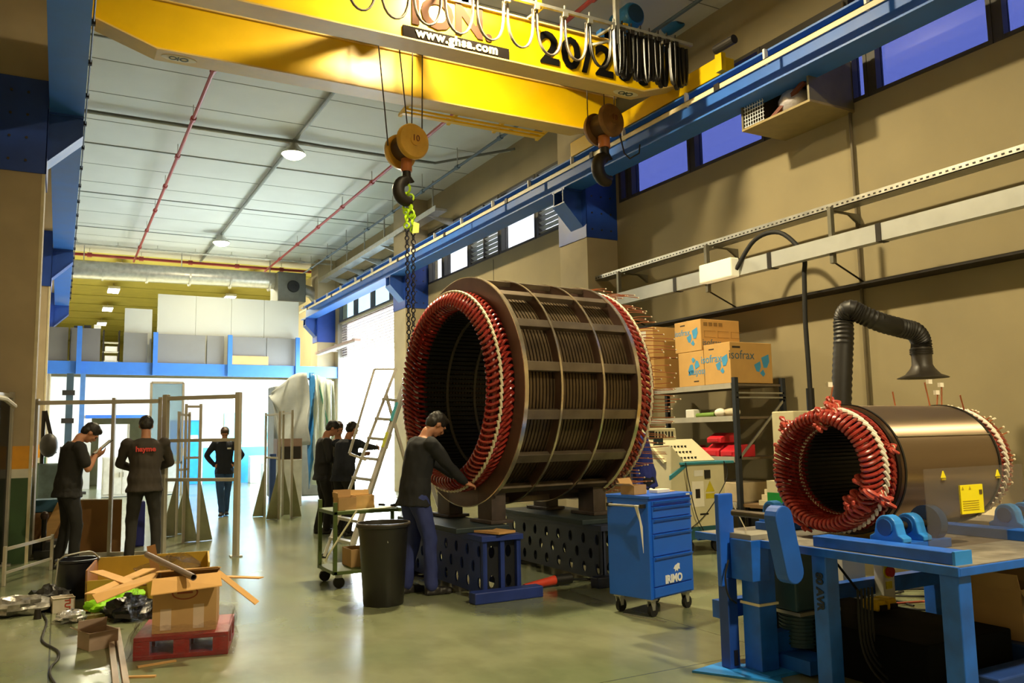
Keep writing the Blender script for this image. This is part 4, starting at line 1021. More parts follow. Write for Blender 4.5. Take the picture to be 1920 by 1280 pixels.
MB().tube([(3.72, 4.0, 1.02), (3.98, 4.15, .80)], .004, 5).build('tie_cord', cord, o)
MB().tube(smooth_path([(3.64, 3.96, .66), (3.60, 3.95, .56), (3.62, 3.95, .45), (3.68, 3.95, .40)]), .006, 6).build('cable', rubber, o, smooth=True)
# drive motor beneath
o = thing('drive_motor', 'dark blue green electric motor and gearbox under the left end of the bench', 'motor', (4.15, 3.75, 0))
tm = mat('motor_teal', '#1d3f50', .5, var=.15)
mb = MB().box(3.95, 4.3, 3.72, 3.95, .35, .72); mb.build('gearbox', tm, o, bevel=.015)
MB().tube([(4.12, 3.86, .12), (4.12, 3.86, .38)], .12, 20).build('motor_body', tm, o, smooth=True)
mb = MB()
for k in range(10): mb.lathe([(.118, 0), (.132, 0), (.132, .008), (.118, .008)], (4.12, 3.86, .14+k*.022), (0, 0, 1), 20, closed=True)
mb.build('cooling_fins', tm, o)
MB().box(3.95, 4.3, 3.7, 3.98, .33, .35).build('mounting_plate', galv, o); MB().box(3.9, 4.4, 3.6, 4.1, .02, .10).build('foot', bw, o)
MB().box(3.86, 4.4, 3.84, 3.92, .10, .22).build('cross_beam', bw, o)
# control box with emergency stop
p = at(1670, 1085, Y=4.1)
o = thing('stop_switch_box', 'small white control box with red emergency button under the bench', 'control box', (p.x, 4.15, p.z))
MB().box(p.x-.05, p.x+.07, 4.12, 4.2, p.z-.15, p.z+.15).build('enclosure', white, o, bevel=.006)
MB().tube([(p.x, 4.12, p.z+.05), (p.x, 4.085, p.z+.05)], .035, 18).build('stop_button', mat('btn_red', '#c01c1c', .4), o, smooth=True)
MB().tube([(p.x, 4.12, p.z+.05), (p.x, 4.113, p.z+.05)], .048, 18).build('button_plate', mat('notice_yellow', '#f0e010', .5), o)
MB().box(p.x-.03, p.x+.03, 4.112, 4.12, p.z-.07, p.z-.02).build('yellow_label', mat('notice_yellow', '#f0e010', .5), o)
p = at(1615, 1080, Y=4.5)
o = tag(MB().box(5.28, 5.53, 4.5, 4.56, 0, .6).build('white_panel', white, bevel=.004), 'tall narrow white panel standing behind the bench legs', 'panel')  # thin plain white panel, not an enclosure
# yellow pedals
p = at(1640, 1142, Z=.30)
o = thing('foot_switch', 'bright yellow double foot switch on the dark lower platform', 'foot switch', (p.x, p.y, p.z))
for dx in (0, .1): MB().box(p.x+dx-.055, p.x+dx+.03, p.y-.07, p.y+.05, p.z, p.z+.07).build('pedal_hood', mat('pedal_yellow', '#f2c800', .4), o, bevel=.015)
for dx in (0, .1): MB().box(p.x+dx-.04, p.x+dx+.015, p.y-.085, p.y-.06, p.z+.005, p.z+.04).build('pedal', darkiron, o)
MB().tube(smooth_path([(p.x-.02, p.y+.05, p.z+.05), (p.x-.12, p.y+.2, p.z+.3), (p.x-.2, p.y+.3, .77)]), .008, 6).build('cord', rubber, o, smooth=True)
# dark lower platform and sledges
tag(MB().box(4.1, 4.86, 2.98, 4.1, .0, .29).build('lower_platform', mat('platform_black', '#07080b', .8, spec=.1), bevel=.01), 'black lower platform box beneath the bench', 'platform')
tag(MB().box(4.9, 6.1, 2.92, 3.6, .0, .195).build('sledge', mat('sledge_blue', '#1d3f86', .5, var=.15), bevel=.01), 'dark blue steel sledge carrying the open cardboard box at the right edge', 'sledge')
tag(MB().box(4.3, 6.0, 2.72, 2.9, .0, .15).build('sledge', mat('sledge_blue', '#1d3f86', .5, var=.15), bevel=.01), 'low blue steel sledge on the floor right of the near bench leg', 'sledge')
tag(MB().prism([(3.95, 2.95, .01), (4.25, 2.8, .01), (4.32, 3.0, .01), (4.0, 3.15, .01)], (0, 0, .012)).build('sheet_scrap', mat('scrap', '#5f5246', .7)), 'grey brown scrap sheet on the floor under the bench', 'sheet')
# open carton on the sledge, right
def carton(name, label, x0, x1, y0, y1, z0, z1, m=card, rz=0, flaps=(), cat='box', group=None):
    """open topped carton with walls; flaps: (side, length, angle down from vertical)"""
    o = thing(name, label, cat, ((x0+x1)/2, (y0+y1)/2, z0), rz, group)
    w, d, h = x1-x0, y1-y0, z1-z0; t = .006
    mb = MB().box(-w/2, w/2, -d/2, -d/2+t, 0, h).box(-w/2, w/2, d/2-t, d/2, 0, h).box(-w/2, -w/2+t, -d/2+t, d/2-t, 0, h).box(w/2-t, w/2, -d/2+t, d/2-t, 0, h).box(-w/2+t, w/2-t, -d/2+t, d/2-t, 0, t)
    mb.build('carton_body', m, o, world=False)
    for sd, ln, ang, *rest in flaps:
        a = rad(ang); zz = h
        if sd in 'fb':
            s = -1 if sd == 'f' else 1; y = s*d/2; dy = math.sin(a)*ln*s; dz = math.cos(a)*ln
            v = [(-w/2, y, zz), (w/2, y, zz), (w/2, y+dy, zz+dz), (-w/2, y+dy, zz+dz)]; e = Vector((0, t*math.cos(a)*s, -t*math.sin(a)))
        else:
            s = -1 if sd == 'l' else 1; x = s*w/2; dx = math.sin(a)*ln*s; dz = math.cos(a)*ln
            v = [(x, -d/2, zz), (x, d/2, zz), (x+dx, d/2, zz+dz), (x+dx, -d/2, zz+dz)]; e = Vector((t*math.cos(a)*s, 0, -t*math.sin(a)))
        MB().prism(v, e).build('flap', m, o, world=False)
    return o
carton('cardboard_box', 'open cardboard box on the blue sledge at the right edge of the picture', 4.95, 5.30, 3.0, 3.3, .197, .49, flaps=(('f', .12, 150), ('r', .15, 60), ('l', .1, 20)), rz=.15)
# cables on the floor behind the bench
mb = MB()
for k in range(16):
    x0 = random.uniform(4.9, 5.6); y0 = random.uniform(4.7, 5.5); pts = [(x0, y0, .012)]
    for j in range(6): pts.append((pts[-1][0]+random.uniform(-.1, .5), pts[-1][1]+random.uniform(-.35, .35), .012+.01*random.random()))
    mb.tube(smooth_path(pts, 4), .009, 5)
tag(mb.build('cable_tangle', rubber, smooth=True), 'tangle of black cables on the floor behind the test bench', 'cables', kind='stuff')
for k, (c_, lab) in enumerate((('#b85a48', 'orange red cable curving over the floor behind the bench'), ('#8f3a40', 'dark red leads hanging near the stop switch'))):
    x0 = 5.0+.2*k; pts = [(x0-.2, 4.55, .02), (x0+.3, 4.75, .02), (x0+.9, 4.7, .02), (x0+1.6, 4.5, .02)] if k == 0 else [(4.8, 4.36, .76), (4.9, 4.40, .45), (5.1, 4.40, .5), (5.15, 4.36, .76)]
    tag(MB().tube(smooth_path(pts), .01, 6).build('cable', mat('cab%d' % k, c_, .5), smooth=True), lab, 'cable')
mb = MB()
for k in range(5): mb.tube(smooth_path([(3.98+.03*k, 3.3, .55), (4.0+.03*k, 3.3, .2), (4.1+.06*k, 3.2, .02), (4.4, 3.1+.05*k, .015)]), .007, 6)
tag(mb.build('cable_tangle', rubber, smooth=True), 'loose black cables dropping to the floor at the left end of the bench', 'cables', kind='stuff')

# cream machine behind at the right edge
o = thing('cream_machine', 'cream coloured drum machine beyond the right end of the bench', 'machine', (6.6, 3.0, 0))
MB().tube([(6.55, 1.8, .56), (6.55, 4.2, .56)], .25, 32).build('cream_drum', cream, o, smooth=True)
MB().tube([(6.55, 4.2, .56), (6.55, 4.3, .56)], .255, 32).build('end_cover', mat('cover_brown', '#6a5a44', .6), o, smooth=True)
MB().box(6.35, 7.0, 1.9, 4.0, .0, .33).build('machine_bed', darkiron, o)
o = thing('yellow_cabinet', 'yellow fronted cream cabinet at the right edge behind the smaller stator', 'cabinet', (7.4, 5.0, 0))
MB().box(6.85, 8.0, 5.0, 5.8, .3, 1.25).build('body', cream, o, bevel=.01)
MB().box(6.83, 6.85, 5.0, 5.8, .75, 1.22).build('yellow_door', mat('cab_yellow', '#e8b810', .45), o)
MB().box(6.85, 7.6, 4.98, 5.0, .8, 1.2).build('yellow_door', mat('cab_yellow', '#e8b810', .45), o)
o = thing('white_pallet_box', 'cream box with green lower half behind the bench left end', 'container', (5.9, 5.4, 0))
p0 = at(1450, 905, Y=5.6); p1 = at(1478, 930, Y=5.6)
MB().box(p0.x+.22, p0.x+.5, 5.6, 5.9, .86, p0.z).build('cream_lid', cream, o); MB().box(p0.x+.22, p0.x+.5, 5.6, 5.9, 0, .86).build('green_body', mat('box_green', '#1f8a3a', .5), o)
o = thing('switchgear_cabinet', 'cream switchgear cabinet behind the top of the smaller stator', 'cabinet', (5.9, 6.6, 0))
p0 = at(1487, 770, Y=6.2); MB().box(p0.x, p0.x+.8, 6.2, 6.5, 0, p0.z).build('body', cream, o, bevel=.01)

# ------------------------------------------------------------------ extraction arm
o = thing('extraction_arm', 'black corrugated fume extraction arm with flared hood above the smaller stator', 'extractor', (6.8, 5.4, 0))
ex = 5.9
P_ = [at(1577, 800, Y=ex), at(1578, 740, Y=ex), at(1580, 680, Y=ex), at(1582, 630, Y=ex), at(1582, 596, Y=ex), at(1594, 580, Y=5.8), at(1612, 588, Y=5.75), at(1650, 604, Y=5.65), at(1690, 615, Y=5.6), at(1715, 622, Y=5.55), at(1727, 640, Y=5.55), at(1727, 655, Y=5.55)]
path = smooth_path(P_, 10); rads = []
path[0] = Vector((path[0].x, path[0].y, .0))
for i, p in enumerate(path): rads.append(.098+(.006 if i % 2 else -.004))
MB().tube(path, rads, 18).build('flexible_hose', mat('hose_black', '#1c1916', .5, var=.15), o, smooth=True)
h = P_[-1]
MB().lathe([(.10, .02), (.105, -.02), (.105, -.06), (.10, -.06), (.10, -.16), (.12, -.20), (.17, -.26), (.25, -.295), (.25, -.30), (.16, -.265), (.09, -.18)], (h.x, h.y, h.z-.0), (0, 0, 1), 32).build('hood', mat('hood_black', '#3a342d', .45, var=.1), o, smooth=True)
MB().tube([(h.x+.09, h.y-.02, h.z-.13), (h.x+.13, h.y-.02, h.z-.13)], .01, 8).build('handle', black, o)
for k in range(3): MB().lathe([(.10, 0), (.112, 0), (.112, .012), (.10, .012)], (h.x, h.y, h.z-.05+k*.022), (0, 0, 1), 28, closed=True).build('hose_clamp', darkiron, o, smooth=True)
# ================================================================== TOOL CHEST
tc = thing('tool_chest', 'blue wheeled tool chest with drawers and white lettering', 'tool chest', (4.35, 5.64, 0), rad(15))
cb = mat('chest_blue', '#1a60d4', .38, var=.05)
w2, d2 = .29, .22
MB().box(-w2, w2, -d2+.015, d2, .14, .92).build('cabinet_body', cb, tc, world=False, bevel=.006)
MB().box(-w2-.006, w2+.006, -d2-.004, d2+.006, .92, .945).build('worktop', cb, tc, world=False, bevel=.004)
zs = [.895, .845, .745, .61, .43, .215]; zz = [.90, .855, .765, .63, .45, .235]
lv = [.905, .86, .765, .645, .47, .235]
for k in range(5):
    z1, z0 = lv[k]-.005, lv[k+1]+.003
    dr = MB().box(-w2+.035, w2-.035, -d2-.0, -d2+.02, z0, z1).build('drawer', cb, tc, world=False, bevel=.003)
    MB().prism([(-w2+.04, -d2-.022, z1-.004), (-w2+.04, -d2, z1-.001), (-w2+.04, -d2, z1-.026), (-w2+.04, -d2-.014, z1-.02)], (2*w2-.08, 0, 0)).build('drawer_handle', cb, dr, world=False)
MB().box(-w2+.035, w2-.035, -d2-.0, -d2+.02, .155, .228).build('kick_plate', cb, tc, world=False, bevel=.003)
Mr = ROOTM[tc.name]; Rr = Mr.to_3x3()
put_text('lettering', 'IRIMO', .085, Mr @ Vector((-.01, -d2-.004, .275)), Rr @ Vector((1, 0, 0)), (0, 0, 1), mat('print_white', '#e4e8ea', .5, var=0), tc, .003, bold=.004)
MB().mesh(curve_mesh([[(-.04, -.01), (-.02, .015), (.0, .02), (.02, .03), (.045, .025), (.04, .0), (.045, -.02), (.02, -.015), (.015, -.035), (0, -.02), (-.02, -.035), (-.02, -.015)]], .003), Mr @ frame_m((.03, -d2-.004, .36), (1, 0, 0), (0, 0, 1))).build('maker_mark', mat('print_white', '#e4e8ea', .5, var=0), tc)
MB().box(.2, .25, -d2-.006, -d2-.0, .925, .938).build('small_badge', mat('print_white', '#e4e8ea', .5, var=0), tc, world=False)
MB().tube([(-w2-.045, -d2+.05, .865), (-w2-.045, d2-.05, .865)], .010, 12).build('push_handle', galv, tc, smooth=True, world=False)
for y in (-d2+.05, d2-.05): MB().box(-w2-.055, -w2, y-.012, y+.012, .85, .88).build('handle_bracket', black, tc, world=False)
MB().prism([(-w2-.058, -d2+.075, .87), (-w2-.058, -d2+.11, .87), (-w2-.020, -d2+.075, .70), (-w2-.016, -d2+.065, .50), (-w2-.03, -d2+.055, .70)], (.004, 0, 0)).build('cable_tie_strip', white, tc, world=False)
for (x, y) in ((-w2+.06, -d2+.06), (w2-.06, -d2+.06), (-w2+.06, d2-.06), (w2-.06, d2-.06)):
    c = MB().box(x-.035, x+.035, y-.035, y+.035, .125, .14); c.prism([(x-.03, y-.02, .13), (x+.03, y-.02, .13), (x+.02, y-.02, .05), (x-.01, y-.02, .05)], (0, .006, 0)); c.prism([(x-.03, y+.02, .13), (x+.03, y+.02, .13), (x+.02, y+.02, .05), (x-.01, y+.02, .05)], (0, .006, 0))
    co = c.build('caster', galv, tc, world=False)
    MB().tube([(x+.012, y-.016, .05), (x+.012, y+.016, .05)], .05, 20).build('caster_wheel', rubber, co, world=False, smooth=True)
def on_chest(x, y, z=.946): return Mr @ Vector((x, y, z))
p = on_chest(-.17, .02)
carton('cardboard_box', 'small open cardboard box on the tool chest', p.x-.09, p.x+.07, p.y-.07, p.y+.07, p.z, p.z+.075, rz=rad(15), flaps=(('b', .06, 30), ('l', .06, 70)))
tag(MB().box(-.03, .14, -.06, .03, 0, .03, mtx=Matrix.Translation(on_chest(0, -.05)) @ Rr.to_4x4()).build('parts_packet', paper, bevel=.006), 'flat white packet on the tool chest behind the front edge', 'packet')
tag(MB().box(.12, .25, -.05, .04, 0, .008, mtx=Matrix.Translation(on_chest(0, -.03)) @ Rr.to_4x4()).build('paper_note', mat('manila', '#d8b070', .7)), 'manila coloured slip on the right of the tool chest top', 'note')
for k, (x, y) in enumerate(((.02, .06), (.1, .05), (.13, .08))):  # small round white caps lying on the worktop
    tag(MB().lathe([(.001, 0), (.017, 0), (.017, .02), (.008, .028), (.001, .028)], on_chest(x, y), (0, 0, 1), 12).build('white_cap', white, smooth=True), ['small round white cap left of the others on the tool chest', 'middle small round white cap on the tool chest', 'right small round white cap on the tool chest'][k], 'pot')

# ================================================================== BLACK BIN
o = thing('waste_bin', 'large black plastic waste bin with rolled rim standing alone on the floor', 'bin', (2.55, 7.12, 0))
bx, by = 2.55, 7.12
MB().lathe([(.17, 0), (.175, .01), (.212, .60), (.222, .66), (.235, .665), (.24, .685), (.235, .70), (.222, .70), (.21, .64), (.172, .02), (.001, .02)], (bx, by, 0), (0, 0, 1), 48).build('tub', mat('bin_black', '#1d1c1a', .42, var=.12), o, smooth=True)
MB().lathe([(.232, .675), (.240, .69), (.236, .703), (.224, .703), (.22, .69)], (bx, by, 0), (0, 0, 1), 48, closed=True).build('rim', mat('bin_rim', '#3a342c', .38), o, smooth=True)
MB().box(bx-.005-.03, bx-.005+.02, by-.2065, by-.2, .545, .565).build('maker_tag', white, o)

# ================================================================== GREEN CART
o = thing('workshop_cart', 'green steel cart with a cluttered top beside the black bin', 'cart', (2.77, 8.3, 0))
gm = mat('cart_green', '#4a5c2a', .45, var=.12)
x0, x1, y0, y1 = 2.38, 3.2, 8.05, 8.62
MB().box(x0, x1, y0, y1, .70, .735).build('tray_top', gm, o, bevel=.004)
for (x, y) in ((x0, y0), (x1-.035, y0), (x0, y1-.035), (x1-.035, y1-.035)):
    MB().box(x, x+.035, y, y+.035, .13, .70 if x > x0 else .82).build('post', gm, o)
MB().box(x0, x1, y0, y1, .13, .165).build('tray_bottom', gm, o, bevel=.004)
for (x, y) in ((x0+.06, y0+.03), (x1-.06, y0+.03), (x0+.06, y1-.05), (x1-.06, y1-.05)):
    c = MB().box(x-.03, x+.03, y-.02, y+.02, .10, .13).build('caster', galv, o); MB().tube([(x, y-.015, .055), (x, y+.015, .055)], .055, 18).build('caster_wheel', rubber, c, smooth=True)
carton('cardboard_box', 'open tan cardboard box with raised flap at the left of the green cart', 2.44, 2.62, 8.10, 8.28, .737, .86, flaps=(('l', .05, 5), ('b', .07, 5)))
carton('cardboard_box', 'pale cardboard box right beside the tan one on the green cart', 2.635, 2.83, 8.16, 8.34, .737, .87, m=mat('card_pale', '#c9a46a', .8), flaps=(('b', .05, 8),))
for k, (x, y) in enumerate(((2.62, 8.18), (2.8, 8.14), (2.98, 8.2))):
    pass
MB_ = MB().box(2.5, 3.0, 8.07, 8.13, .737, .745); tag(MB().prism([(2.5, 8.07, .737), (2.9, 8.06, .737), (3.05, 8.16, .737), (2.95, 8.3, .737), (2.86, 8.14, .737), (2.6, 8.09, .737)], (0, 0, .006)).build('paper_sheet', mat('bright_paper', '#f4ecd8', .7)), 'sunlit paper sheets spread over the green cart', 'paper')
for k, (x, y, a) in enumerate(((3.02, 8.2, .3), (3.08, 8.28, 1.0), (3.0, 8.34, 2.0))):
    tag(MB().tube([(x, y, .75), (x+.08*math.cos(a), y+.08*math.sin(a), .75)], .012, 8).build('hand_tool', darkiron), ['dark hand tool nearest on the green cart', 'dark hand tool in the middle of the green cart right end', 'dark hand tool farthest on the green cart'][k], 'tool')
carton('cardboard_box', 'low cardboard box on the lower tray of the green cart', 2.6, 3.0, 8.2, 8.5, .167, .34)
tag(MB().tube([(2.60, 8.02, .735), (2.3, 7.98, .33), (2.28, 7.98, .28)], .010, 8).build('air_hose', mat('hose_pale', '#a9a888', .5)), 'pale hose end slanting down from the green cart', 'hose')

# ================================================================== STEPLADDER
o = thing('stepladder', 'tall aluminium stepladder standing open left of the large stator', 'ladder', (3.3, 9.9, 0))
la = mat('ladder_alu', '#c9c6bd', .35, metal=.5)
def L2(px, py, Y): return at(px, py, Y=Y)
A0 = Vector((2.9, 10.22, 0)); A1 = L2(742, 692, 10.0); B0 = Vector((2.98, 9.55, 0)); B1 = L2(767, 695, 9.75)
MB().bar(A0+Vector((0, 0, .02)), A1, .09, .035).build('front_rail', la, o); MB().bar(B0+Vector((0, 0, .02)), B1, .09, .035).build('front_rail', la, o)
for q in (A0, B0): MB().box(q.x-.04, q.x+.04, q.y-.03, q.y+.03, 0, .05).build('rubber_foot', rubber, o)
for k in range(8):
    t = .1+k*.105; a = A0.lerp(A1, t); b = B0.lerp(B1, t); MB().bar(a, b, .08, .035).build('tread', la, o)
R0 = Vector((4.35, 10.35, 0)); R1 = Vector((4.35, 9.55, 0)); A2 = A0.lerp(A1, .86); B2 = B0.lerp(B1, .86)
MB().bar(R0, A2, .02, .045).build('rear_leg', la, o); MB().bar(R1, B2, .02, .045).build('rear_leg', la, o)
for t in (.25, .6): MB().bar(R0.lerp(A2, t), R1.lerp(B2, t), .02, .03).build('brace', la, o)
g0 = L2(702, 692, 10.0); g1 = L2(655, 850, 10.0); g2 = L2(672, 860, 9.9); g3 = L2(745, 688, 9.8)
MB().bar(g1, g0, .02, .03).build('guard_bar', la, o); MB().bar(g0, A1, .02, .03).build('guard_bar', la, o); MB().bar(g1, g2+Vector((.1, 0, -.02)), .02, .03).build('guard_bar', la, o)
q0 = L2(745, 770, 9.6); q1 = L2(738, 800, 9.6); MB().bar(B0.lerp(B1, .72), B0.lerp(B1, .82), .034, .08).build('teal_sticker', mat('sticker_teal', '#4aa6b4', .5), o)
MB().bar(B0.lerp(B1, .58), B0.lerp(B1, .66), .034, .08).build('yellow_sticker', mat('sticker_y', '#c9cf4a', .5), o)

# ================================================================== SHELF UNIT
X7 = 7.6
o = thing('storage_shelf', 'dark upright steel shelving unit against the right wall loaded with cartons', 'shelf', (8.05, 9.3, 0))
up = mat('upright_dark', '#2c3138', .5, metal=.3)
for (x, y) in ((7.6, 8.0), (8.44, 8.0), (7.6, 10.4), (8.44, 10.4)): MB().box(x, x+.06, y, y+.06, 0, 2.13).build('upright', up, o)
sh = mat('shelf_beam', '#b4aea0', .4, metal=.3)
hs = [2.02, at(1375, 785, X=X7).z, at(1378, 862, X=X7).z, .5]
for z in hs:
    MB().box(7.62, 8.48, 8.03, 10.43, z, z+.03).build('shelf_board', mat('shelf_board', '#6b5c48', .7), o); MB().box(7.59, 7.62, 8.06, 10.4, z-.03, z+.04).build('front_beam', sh, o)
MB().bar((7.63, 8.01, hs[2]+.02), (8.47, 8.01, hs[1]+.25), .02, .03).build('diagonal_brace', galv, o)
for z in (hs[0]-.09, ): MB().bar((7.63, 8.01, z), (8.47, 8.01, z), .02, .02).build('cross_brace', galv, o)
MB().box(7.62, 8.5, 8.0, 8.06, hs[0]-.16, hs[0]-.14).build('cross_brace', galv, o)
for k in range(2):
    p = at(1322, 738+0*k, X=7.58)
inkb = mat('print_blue', '#3f93c4', .7, var=.1); inkd = mat('print_dark', '#3a2e22', .7)
def isobox(name, label, x0, x1, y0, y1, z0, z1, front=1, side=1, flip=False, tape=True):
    o = thing(name, label, 'box', ((x0+x1)/2, (y0+y1)/2, z0))
    MB().box(x0, x1, y0, y1, z0, z1).build('carton_body', mat('card_box', '#c59a58', .75, var=.05), o, bevel=.006)
    MB().box(x0-.001, x1+.001, (y0+y1)/2-.02, (y0+y1)/2+.02, z1, z1+.002).build('tape', mat('tape', '#d8bd84', .4), o)
    def wing(o_, r, sgn):
        r = Vector(r); mb = MB()
        for pts in ([(-.10, -.02), (-.01, .02), (-.0, -.04), (-.03, -.10), (-.07, -.09)], [(.01, .06), (.12, .10), (.13, .02), (.09, -.05), (.04, -.05)], [(-.02, -.11), (.03, -.07), (.06, -.12), (.03, -.15)]):
            q = [(a*sgn, b*sgn) for a, b in pts]; mb.mesh(curve_mesh([q if sgn > 0 else q], .002), frame_m(o_, r, (0, 0, 1)))
        return mb.build('printed_wings', inkb, o)
    w, h = y1-y0, z1-z0; yc = (y0+y1)/2; xc = (x0+x1)/2; s = -1 if flip else 1
    if front:
        wing((x0-.002, yc-.06*w/.4, z0+h*(.52)), (0, -1, 0), s*min(1, h/.42))
        put_text('printed_name', 'isofrax', .11*h/.4, (x0-.002, yc+.11*s, z0+h*(.5+.13*s)), (0, -s, 0), (0, 0, s), inkb, o, .002)
        MB().box(x0-.002, x0, yc+.10*s-.05, yc+.10*s+.05, z0+h*(.5+.37*s)-.008, z0+h*(.5+.37*s)+.008).build('printed_mark', inkd, o)
    if side:
        wing((x0+(x1-x0)*.72, y0-.002, z0+h*.5), (1, 0, 0), min(1.2, h/.38)) if side == 1 else None
        put_text('printed_name', 'isofrax', (.13 if side == 1 else .12)*h/.42, (x0+(x1-x0)*.27, y0-.002, z0+h*(.68 if side == 1 else .25)), (1, 0, 0), (0, 0, 1), mat('print_slate', '#4a6470', .7), o, .002)
        MB().box(x0+.04, x0+.18, y0-.002, y0, z0+h*(.85 if side == 1 else .06), z0+h*(.9 if side == 1 else .10)).build('printed_mark', inkd, o)
        if side == 2:
            mb = MB()
            for k in range(3):
                xx = x0+.06+k*.24; mb.box(xx, xx+.2, y0-.0015, y0, z0+h*.62, z0+h*.63); mb.box(xx, xx+.2, y0-.0015, y0, z0+h*.42, z0+h*.43); mb.box(xx, xx+.006, y0-.0015, y0, z0+h*.42, z0+h*.63)
            for k in range(4): mb.box(x0+.05+k*.09, x0+.12+k*.09, y0-.0015, y0, z0+h*.78, z0+h*.9)
            mb.build('printed_panels', mat('print_tan', '#8c6a38', .8), o)
    return o
def Yp(px, X=X7, y=650): return at(px, y, X=X).y
zt0 = 2.06
y_a, y_b, y_c = Yp(1368), Yp(1319), Yp(1271)
hB = at(1368, 640, X=X7).z
isobox('cardboard_box', 'printed carton at the right end of the shelf top with large blue wings', X7, at(1446, 650, Y=y_a).x, y_a, y_b, zt0, hB)
isobox('cardboard_box', 'carton with upside down blue print, left of the right end carton on the shelf top', X7, 8.3, y_b+.01, y_c, zt0, zt0+.47, side=0, flip=True)
zc_ = zt0+.475; yt0 = Yp(1313, y=600); yt1 = Yp(1264, y=600)
isobox('cardboard_box', 'upper carton with panel print stacked on the middle cartons', X7, at(1385, 600, Y=yt0).x, yt0, yt1, zc_, zc_+.43, side=2)
yd0 = Yp(1230); yd1 = Yp(1190)
for k in range(2):
    q = isobox('cardboard_box', ['plain brown carton behind the stator rods, lower of the left stack', 'plain brown carton behind the stator rods, upper of the left stack'][k], X7-.05, 8.25, yd0, yd1, zt0+.46*k, zt0+.46*k+.455, front=0, side=0)
    if k: MB().box(X7-.052, X7-.05, yd1-.35, yd1-.15, zt0+.75, zt0+.87).build('white_label', paper, q)
for k in range(3):
    z = [2.06, 1.64, 1.2][k]
# rolls and tools on the middle shelf
z = hs[1]+.03
tag(MB().tube([(7.72, 8.12, z+.06), (7.9, 8.75, z+.06)], .055, 16).build('paper_roll', mat('roll', '#cfc0a0', .7), smooth=True), 'cream paper roll on the middle shelf by the upright', 'roll')
tag(MB().tube([(7.75, 8.55, z+.04), (7.72, 8.95, z+.03)], .035, 12).build('green_bottle', mat('btl', '#6f8f3a', .4), smooth=True), 'green tube lying on the middle shelf', 'tube')
tag(MB().box(7.66, 7.8, 8.88, 9.05, z, z+.12).build('white_pack', white, bevel=.01), 'small white pack at the left of the green tube on the shelf', 'pack')
tag(MB().ell((7.72, 8.42, z+.06), .07, .09, .06, 12).build('rag_bundle', paper, smooth=True), 'whitish rag bundle hanging over the middle shelf edge', 'rag')
# red bins on the lower shelf
z = hs[2]+.03; rb = mat('bin_red', '#c01f2c', .4, var=.1)
for k, (y, zz, h_) in enumerate(((8.1, z, .16), (8.4, z, .18), (8.72, z, .12), (8.35, z+.185, .13), (9.05, z, .15))):
    q = thing('picking_bin', ['red picking bin at the right end of the lower shelf', 'red picking bin second from the shelf upright', 'low red picking bin in the middle of the lower shelf', 'red picking bin stacked on top of another', 'red picking bin at the left of the lower shelf'][k], 'bin', (7.8, y+.13, zz))
    MB().prism([(7.64, y, zz), (8.0, y, zz), (8.0, y, zz+h_), (7.78, y, zz+h_), (7.64, y, zz+h_*.5)], (0, .27, 0)).build('bin_body', rb, q, bevel=.01)
    MB().box(7.63, 7.65, y+.05, y+.22, zz+h_*.15, zz+h_*.4).build('bin_lip', rb, q)
tag(MB().box(7.7, 8.35, 8.1, 8.9, .53, .78).build('parts_stack', mat('stack_pale', '#b9a888', .7), bevel=.01), 'pale stacked parts on the lowest shelf', 'stack')
# workbench strip right of the machine
q = thing('work_table', 'low table with pale paper stacks behind the blue safety post', 'table', (7.3, 7.2, 0))
tz = at(1360, 945, X=7.2).z
MB().box(7.4, 8.2, 6.9, 7.75, tz-.04, tz).build('tabletop', mat('table_brown', '#7a5f40', .6), q)
for (x, y) in ((7.43, 6.93), (8.15, 6.93), (7.43, 7.7), (8.15, 7.7)): MB().box(x-.02, x+.02, y-.02, y+.02, 0, tz-.04).build('leg', darkiron, q)
for k in range(3): tag(MB().box(7.42+.05*k, 7.9+.03*k, 7.0, 7.5, tz+.001+k*.062, tz+.06+k*.062).build('paper_stack', mat('stack_paper', '#cfc4a4', .7)), ['bottom pale paper stack on the low table', 'middle pale paper stack on the low table', 'top pale paper stack on the low table'][k], 'paper stack')

tag(MB().box(7.45, 8.3, 7.0, 7.7, .02, tz-.06).build('dark_fill_box', mat('dark_fill_black', '#0d0d0e', .6), bevel=.01), 'black box added to darken the space under the low table with the paper stacks', 'chest')  # plain black box added to make the space under the table dark
# ================================================================== TEST MACHINE
o = thing('test_machine', 'cream and teal electrical test machine with sloped control panel on wheels', 'machine', (6.7, 7.4, 0))
ym = 7.8
a = at(1288, 868, Y=ym); b = at(1357, 868, Y=ym); zb = at(1320, 1010, Y=ym).z; zt = a.z
teal = mat('machine_teal', '#2f7f90', .45); mc = mat('machine_cream', '#cdc5a2', .5, var=.04)
xa, xb = a.x, b.x
MB().box(xa, xb, ym, ym+.75, zb+.0, zt-.02).build('cabinet_body', mc, o, bevel=.01)
MB().box(xa-.005, xb+.005, ym-.005, ym+.76, zb-.0, zb+.15).build('plinth', mat('teal_dark', '#24525c', .5), o, bevel=.006)
MB().box(xa-.10, xb+.14, ym-.03, ym+.8, zt-.02, zt+.01).build('deck_edge', teal, o, bevel=.006)
MB().prism([(xa-.27, ym+.02, .2), (xa, ym+.02, .2), (xa, ym+.02, zt), (xa-.22, ym+.02, zt+.22)], (0, .6, 0)).build('side_housing', mc, o, bevel=.01)
MB().prism([(xa-.26, ym+.0, zt-.14), (xa-.02, ym+.0, zt-.01), (xa-.02, ym+.0, zt-.05), (xa-.26, ym+.0, zt-.19)], (0, .02, 0)).build('teal_stripe', teal, o)
